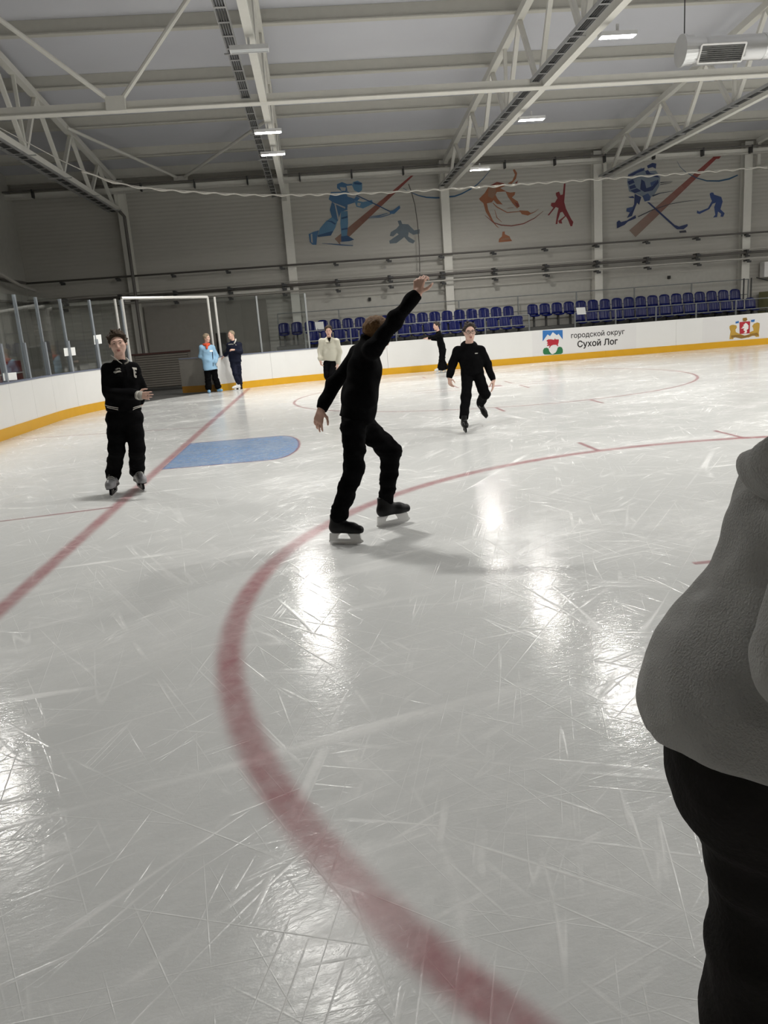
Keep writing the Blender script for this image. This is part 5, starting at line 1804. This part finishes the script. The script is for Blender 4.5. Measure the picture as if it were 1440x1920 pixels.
# ================================================================== man in the cream pullover
yB = 9.2
J = dict(base=V3((2.35, 9.2, 0)))
J['head'] = P_(616, 620, -.1); J['F'] = unit((-.05, -1, -.22)); J['U'] = unit((0, -.2, 1))
J['neck'] = P_(617, 635, .0)
J['shR'] = P_(603.5, 640, .0); J['shL'] = P_(631, 640, .0)
J['elR'] = P_(599, 659, .05); J['wrR'] = P_(600.5, 677, -.05)
J['elL'] = P_(637, 659, .05); J['wrL'] = P_(633.5, 683, -.05)
J['pelvis'] = P_(618, 674, .05)
J['hipR'] = P_(613, 680, .05); J['hipL'] = P_(624, 680, .05)
J['knR'] = P_(612, 703, -.05); J['anR'] = P_(622, 723, .1)
J['knL'] = P_(624, 704, -.15); J['anL'] = P_(631, 724, -.05)
J['ftR'] = unit((.1, -1, 0)); J['ftL'] = unit((.1, -1, 0))
hands = {'R': dict(D=V3((.15, -.2, -.95)), N=V3((.8, .4, 0)), T=V3((.3, -.9, 0)), curl=(.5, .5, .5, .5)), 'L': dict(D=V3((-.15, -.2, -.95)), N=V3((-.8, .4, 0)), T=V3((-.3, -.9, 0)), curl=(.4, .4, .4, .4))}
cm_ = figure('person in cream collared pullover and black trousers skating behind the raised-arm skater', J, .011, hands=hands, sc=1.03)
face_parts(cm_, J['head'], J['F'], J['U'], 1.03, 'hair_brown')
hair_part(cm_, J['head'], J['F'], J['U'], 1.03, 'hair_brown', thick=.016, front=(.05, .062), back=-.04, seed=29, fringe=.01, h=.009)
pl_ = garment_top(cm_, J, M['cream'], 'pullover', .014, tr=1.12, ar=1.12, hem=-.02, amp=.007, freq=18, seed=51, wide=1.05, bulge=.0)
o = V3(cm_.location)
b = MB()
nk = J['neck']
for sg in (-1, 1):
    b.prism([nk + V3((.015 * sg, -.15, -.09)) - o, nk + V3((.10 * sg, -.13, -.07)) - o, nk + V3((.085 * sg, -.06, .035)) - o, nk + V3((.05 * sg, -.09, .02)) - o], (0, -1, .2), .012)
b.build('collar', M['cream'], pl_)
b = MB(); b.prism([nk + V3((-.05, -.118, .03)) - o, nk + V3((.0, -.155, -.09)) - o, nk + V3((.05, -.118, .03)) - o], (0, -1, .2), .008); b.build('undershirt', M['black'], pl_)
trousers(cm_, J, M['black_trouser'], .014, r=.95, seed=53)
skate(cm_, 'dark', V3((J['anR'][0], J['anR'][1], 0)), J['ftR'], (0, 0, 1), 1.0); skate(cm_, 'dark', V3((J['anL'][0], J['anL'][1], 0)), J['ftL'], (0, 0, 1), 1.0)

# ================================================================== woman in the long black dress-like outfit by the boards
yB = 13.3
J = dict(base=V3((5.95, 13.3, 0)))
J['head'] = P_(818, 611, .0); J['F'] = unit((-1, -.25, -.15)); J['U'] = unit((-.12, 0, 1))
J['neck'] = P_(822, 623, .0)
J['shR'] = P_(823, 627, .16); J['shL'] = P_(823, 627.5, -.16)
J['elL'] = P_(813, 632, -.22); J['wrL'] = P_(802, 634, -.2)
J['elR'] = P_(817, 636, .22); J['wrR'] = P_(808, 636, .25)
J['pelvis'] = P_(829.5, 656, .0)
J['hipR'] = P_(830, 660, .08); J['hipL'] = P_(830, 660, -.08)
J['knR'] = P_(830, 677, .1); J['anR'] = P_(834, 690, .1)
J['knL'] = P_(827, 677, -.08); J['anL'] = P_(827, 691, -.08)
J['ftR'] = unit((-1, -.15, 0)); J['ftL'] = unit((-1, -.2, 0))
hands = {'R': dict(D=V3((-1, 0, 0)), N=V3((0, 0, -1)), T=V3((0, -1, 0)), L=.17, curl=(.1, .1, .1, .1)), 'L': dict(D=V3((-1, 0, 0)), N=V3((0, 0, -1)), T=V3((0, 1, 0)), L=.17, curl=(.1, .1, .1, .1))}
wb = figure('person in long black clothes and white skates reaching forward along the far boards', J, .011, hands=hands, sc=.98, rad=.92)
face_parts(wb, J['head'], J['F'], J['U'], .98, 'hair_dark')
hair_part(wb, J['head'], J['F'], J['U'], .98, 'hair_dark', thick=.014, front=(.05, .06), back=-.06, seed=39, h=.009)
R_, F_, U_ = frame(J['F'], J['U'])
S = Field(J['head'] - .2, J['head'] + .2, .009); S.ell(J['head'] - F_ * .11 + U_ * .02, [.035, .035, .035], (R_, F_, U_), .01); link_mesh('hair_bun', S.mesh('hair_bun', M['hair_dark'], wb.location), wb)
garment_top(wb, J, M['black'], 'top', .013, tr=.92, ar=.88, hem=-.02, seed=61, wide=.95)
trousers(wb, J, M['black_trouser'], .013, r=1.0, seed=63, flare=1.9, low=.03, name='wide_trousers')
skate(wb, 'figure', V3((J['anR'][0], J['anR'][1], 0)), J['ftR'], (0, 0, 1), .95); skate(wb, 'figure', V3((J['anL'][0], J['anL'][1], 0)), J['ftL'], (0, 0, 1), .95)

# ================================================================== woman in the light blue jacket at the gate
yB = 12.7
J = dict(base=V3((-1.1, 12.7, 0)))
J['head'] = P_(387.5, 634, .0); J['F'] = unit((.95, -.45, -.1)); J['U'] = unit((0, 0, 1))
J['neck'] = P_(387, 647, .02)
J['shR'] = P_(378, 652, -.02); J['shL'] = P_(399, 652, .06)
J['elR'] = P_(376, 668, .02); J['wrR'] = P_(391, 676, -.10)
J['elL'] = P_(406, 668, .08); J['wrL'] = P_(404, 679, -.06)
J['pelvis'] = P_(394, 687, .0)
J['hipR'] = P_(388, 691, .0); J['hipL'] = P_(401, 690, .04)
J['knR'] = P_(390, 710, -.02); J['anR'] = P_(391, 727, .0)
J['knL'] = P_(404, 709, .05); J['anL'] = P_(409, 725, .08)
J['ftR'] = unit((.2, -1, 0)); J['ftL'] = unit((.6, -.8, 0))
hands = {'R': dict(D=V3((.8, -.3, -.4)), N=V3((0, 1, 0)), T=V3((0, 0, 1)), L=.16), 'L': dict(D=V3((-.2, -.5, -.8)), N=V3((-.3, 1, 0)), T=V3((-.8, 0, 1)), L=.16)}
bw = figure('person in light blue jacket and orange scarf standing at the open gate', J, .011, hands=None, sc=.98)
face_parts(bw, J['head'], J['F'], J['U'], .98, 'hair_grey')
hair_part(bw, J['head'], J['F'], J['U'], .98, 'hair_grey', thick=.022, front=(.05, .058), back=-.075, seed=49, fringe=.012, h=.009)
bj = garment_top(bw, J, M['lightblue'], 'jacket', .013, tr=1.16, ar=1.18, hem=-.10, amp=.006, freq=18, seed=71, cuffcut=False, bulge=.02)
S = Field(J['neck'] - .2, J['neck'] + .2, .01)
for k in range(12):
    g_ = lambda t: J['neck'] + V3((.078 * math.cos(t), .075 * math.sin(t) - .01, .012))
    S.cone(g_(k * math.pi / 6), g_((k + 1) * math.pi / 6), .036, .036, .02)
S.cone(J['neck'] + V3((.03, -.1, 0)), J['neck'] + V3((.02, -.14, -.09)), .04, .03, .03)
link_mesh('scarf', S.mesh('scarf', M['orange'], bw.location), bw)
Wq = lambda a, c: (360 + a / 12, 600 + c / 12)
patch(bw, bj, [[Wq(395, 680), Wq(460, 675), Wq(462, 715), Wq(398, 718)]], 'name_badge', M['paper'], .01)
patch(bw, bj, [[Wq(452, 720), Wq(466, 720), Wq(482, 1040), Wq(470, 1040)]], 'zip', M['navy'], .006)
patch(bw, bj, [[Wq(225, 560), Wq(330, 590), Wq(340, 560), Wq(250, 520)], [Wq(395, 570), Wq(470, 620), Wq(480, 590), Wq(430, 540)]], 'collar', M['cap'], .008)
trousers(bw, J, M['black_trouser'], .013, r=1.08, seed=73, flare=1.35, low=.06)
o = V3(bw.location)
for s_, nm in (('R', 0), ('L', 1)):
    S = Field(V3((J['an' + s_][0] - .25, J['an' + s_][1] - .3, 0)), V3((J['an' + s_][0] + .25, J['an' + s_][1] + .2, .18)), .009)
    a0_ = V3((J['an' + s_][0], J['an' + s_][1], .05)); S.cone(a0_, a0_ + J['ft' + s_] * .17, .05, .042, .03); S.cut((0, 0, .005), (0, 0, -1))
    link_mesh('shoe', S.mesh('shoe', M['shoe_blue'], bw.location), bw)

# ================================================================== man in the navy tracksuit leaning on the boards
yB = 12.85
J = dict(base=V3((-0.4, 12.85, 0)))
J['head'] = P_(433.5, 628, .0); J['F'] = unit((-.85, -.6, -.1)); J['U'] = unit((-.06, 0, 1))
J['neck'] = P_(437.5, 641, .0)
J['shR'] = P_(429, 647, -.02); J['shL'] = P_(449, 646, .04)
J['elR'] = P_(428, 660, .12); J['wrR'] = P_(421, 667, .22)
J['elL'] = P_(451.5, 660, -.06); J['wrL'] = P_(439, 656, -.24)
J['pelvis'] = P_(441, 676, .0)
J['hipR'] = P_(437, 681, -.02); J['hipL'] = P_(445.5, 680, .03)
J['knR'] = P_(441, 701, -.1); J['anR'] = P_(447, 719, -.08)
J['knL'] = P_(448, 701, .02); J['anL'] = P_(451, 719, .05)
J['ftR'] = unit((-.85, -.4, 0)); J['ftL'] = unit((-.6, -.8, 0))
hands = {'R': dict(D=V3((-.7, 0.2, -.5)), N=V3((-.3, 0, -1)), T=V3((.2, -1, 0)), curl=(.3, .3, .3, .3)), 'L': dict(D=V3((-1, -.2, .1)), N=V3((0, .5, -.7)), T=V3((0, 0, 1)), curl=(.6, .6, .6, .6))}
nv = figure('person in navy tracksuit with pale collar leaning on the boards by the gate', J, .011, hands=hands, sc=1.02)
face_parts(nv, J['head'], J['F'], J['U'], 1.02, 'hair_grey')
hair_part(nv, J['head'], J['F'], J['U'], 1.02, 'hair_grey', thick=.007, front=(.035, .075), back=-.03, seed=59, h=.009, tuft=.002)
nj = garment_top(nv, J, M['navy'], 'tracksuit_top', .013, tr=1.08, ar=1.08, hem=-.04, seed=81, bulge=.01)
trousers(nv, J, M['navy'], .013, r=.98, seed=83, low=.03)
Wn = lambda a, c: (360 + a / 12, 600 + c / 12)
patch(nv, nj, [[Wn(820, 545), Wn(900, 535), Wn(1000, 560), Wn(1000, 572), Wn(900, 550), Wn(820, 560)]], 'chest_stripe', M['rib_grey'], .008)
o = V3(nv.location)
b = MB(); b.sm = True
b.tube([J['neck'] + V3((.085, -.03, .075)) - o, J['neck'] + V3((.075, -.10, .02)) - o, J['neck'] + V3((.03, -.13, -.05)) - o], .02, 6); b.build('collar', M['rib_white'], nj)
skate(nv, 'figure', V3((J['anR'][0], J['anR'][1], 0)), J['ftR'], (0, 0, 1), .9); skate(nv, 'dark', V3((J['anL'][0], J['anL'][1], 0)), J['ftL'], (0, 0, 1), .9)

# ================================================================== person in grey hoodie close at the right edge, leaning forward
yB = -9.98
J = dict(base=V3((2.83, -9.98, 0)))
J['neck'] = P_(1615, 900, .0); J['head'] = P_(1670, 760, .0); J['F'] = unit((.8, .3, -.5)); J['U'] = unit((.5, .15, .85))
J['shR'] = P_(1590, 1000, -.19); J['shL'] = P_(1580, 1000, .19)
J['elR'] = P_(1538, 1235, -.22); J['wrR'] = P_(1680, 1350, -.15)
J['elL'] = P_(1560, 1250, .22); J['wrL'] = P_(1690, 1330, .15)
J['pelvis'] = P_(1450, 1385, .0)
J['hipR'] = P_(1400, 1440, -.045); J['hipL'] = P_(1395, 1440, .06)
J['knR'] = P_(1450, 1720, -.05); J['anR'] = P_(1428, 1985, -.07)
J['knL'] = P_(1475, 1720, .09); J['anL'] = P_(1450, 1985, .1)
J['ftR'] = unit((1, .1, 0)); J['ftL'] = unit((1, .1, 0))
hands = {'R': dict(D=V3((1, 0, -.2)), N=V3((0, 1, 0)), T=V3((0, 0, 1))), 'L': dict(D=V3((1, 0, -.2)), N=V3((0, -1, 0)), T=V3((0, 0, 1)))}
gp = figure('person in grey hooded sweatshirt leaning forward, close at the right edge', J, .011, hands=hands, rad=.85)
hair_part(gp, J['head'], J['F'], J['U'], 1.0, 'hair_brown', h=.009)
face_parts(gp, J['head'], J['F'], J['U'], 1.0, 'hair_brown')
lo, hi = bounds([J[k] for k in ('neck', 'shR', 'shL', 'elR', 'elL', 'wrR', 'wrL', 'pelvis')], .26)
S = Field(lo, hi, .007)
lat = V3((0, 1, 0))
q1 = [P_(1545, 925), P_(1503, 1012), P_(1502, 1152), P_(1420, 1288), P_(1405, 1335), P_(1402, 1430)]
rr = [.100, .105, .125, .150, .145, .128]
for i in range(5): S.cone(q1[i], q1[i + 1], rr[i], rr[i + 1], .05, (lat, 1.32))
S.noise(.006, 13, 7)
hA, hB, hC = P_(1230, 1388), P_(1335, 1444, -.13), P_(1445, 1474, -.18)
hn = np.cross(hB - hA, hC - hA); hn = unit(hn if hn[2] < 0 else -hn)
S.cut(hA, hn)
for s_ in 'RL':
    S.cone(J['neck'], J['sh' + s_], .07, .075, .05); S.cone(J['sh' + s_], J['el' + s_], .078, .080, .03); S.cone(J['el' + s_], J['wr' + s_], .078, .055, .03)
S.cone(P_(1425, 1295, -.185), P_(1352, 1402, -.185), .006, .004, .012, sub=True)
S.noise(.0022, 42, 8, (1.3, 1, .5))
hd = link_mesh('hooded_sweatshirt', S.mesh('hooded_sweatshirt', M['heather'], gp.location), gp)
S = Field(J['neck'] - .3, J['neck'] + .3, .007)
for k in range(8):
    t0, t1 = math.pi * (k / 8 - .5), math.pi * ((k + 1) / 8 - .5)
    g_ = lambda t: P_(1432 + 75 * (1 - math.cos(t)), 893 - 45 * (1 - math.cos(t)), .13 * math.sin(t))
    S.cone(g_(t0), g_(t1), .024, .024, .03, (unit((-.62, 0, .78)), 1.7))
S.noise(.003, 25, 4)
link_mesh('hood', S.mesh('hood', M['heather'], gp.location), gp)
S = Field(V3((2.3, -10.4, .12)), V3((3.2, -9.5, 1.1)), .008)
S.cone(P_(1385, 1360), P_(1400, 1440), .118, .118, .04, (lat, 1.1))
for s_, dy, x_ in (('R', -.045, 0), ('L', .06, 0)):
    S.cone(P_(1385, 1440, dy), P_(1452, 1640, dy), .110, .098, .03); S.cone(P_(1452, 1640, dy), J['kn' + s_], .100, .092, .03)
    S.cone(J['kn' + s_], J['an' + s_], .094, .098, .03)
S.noise(.006, 18, 17); S.noise(.003, 42, 18, (.7, .7, 1.5))
link_mesh('trousers', S.mesh('trousers', M['black_denim'], gp.location), gp)
skate(gp, 'dark', V3((J['anR'][0], J['anR'][1], 0)), (1, .1, 0)); skate(gp, 'dark', V3((J['anL'][0], J['anL'][1], 0)), (1, .1, 0))
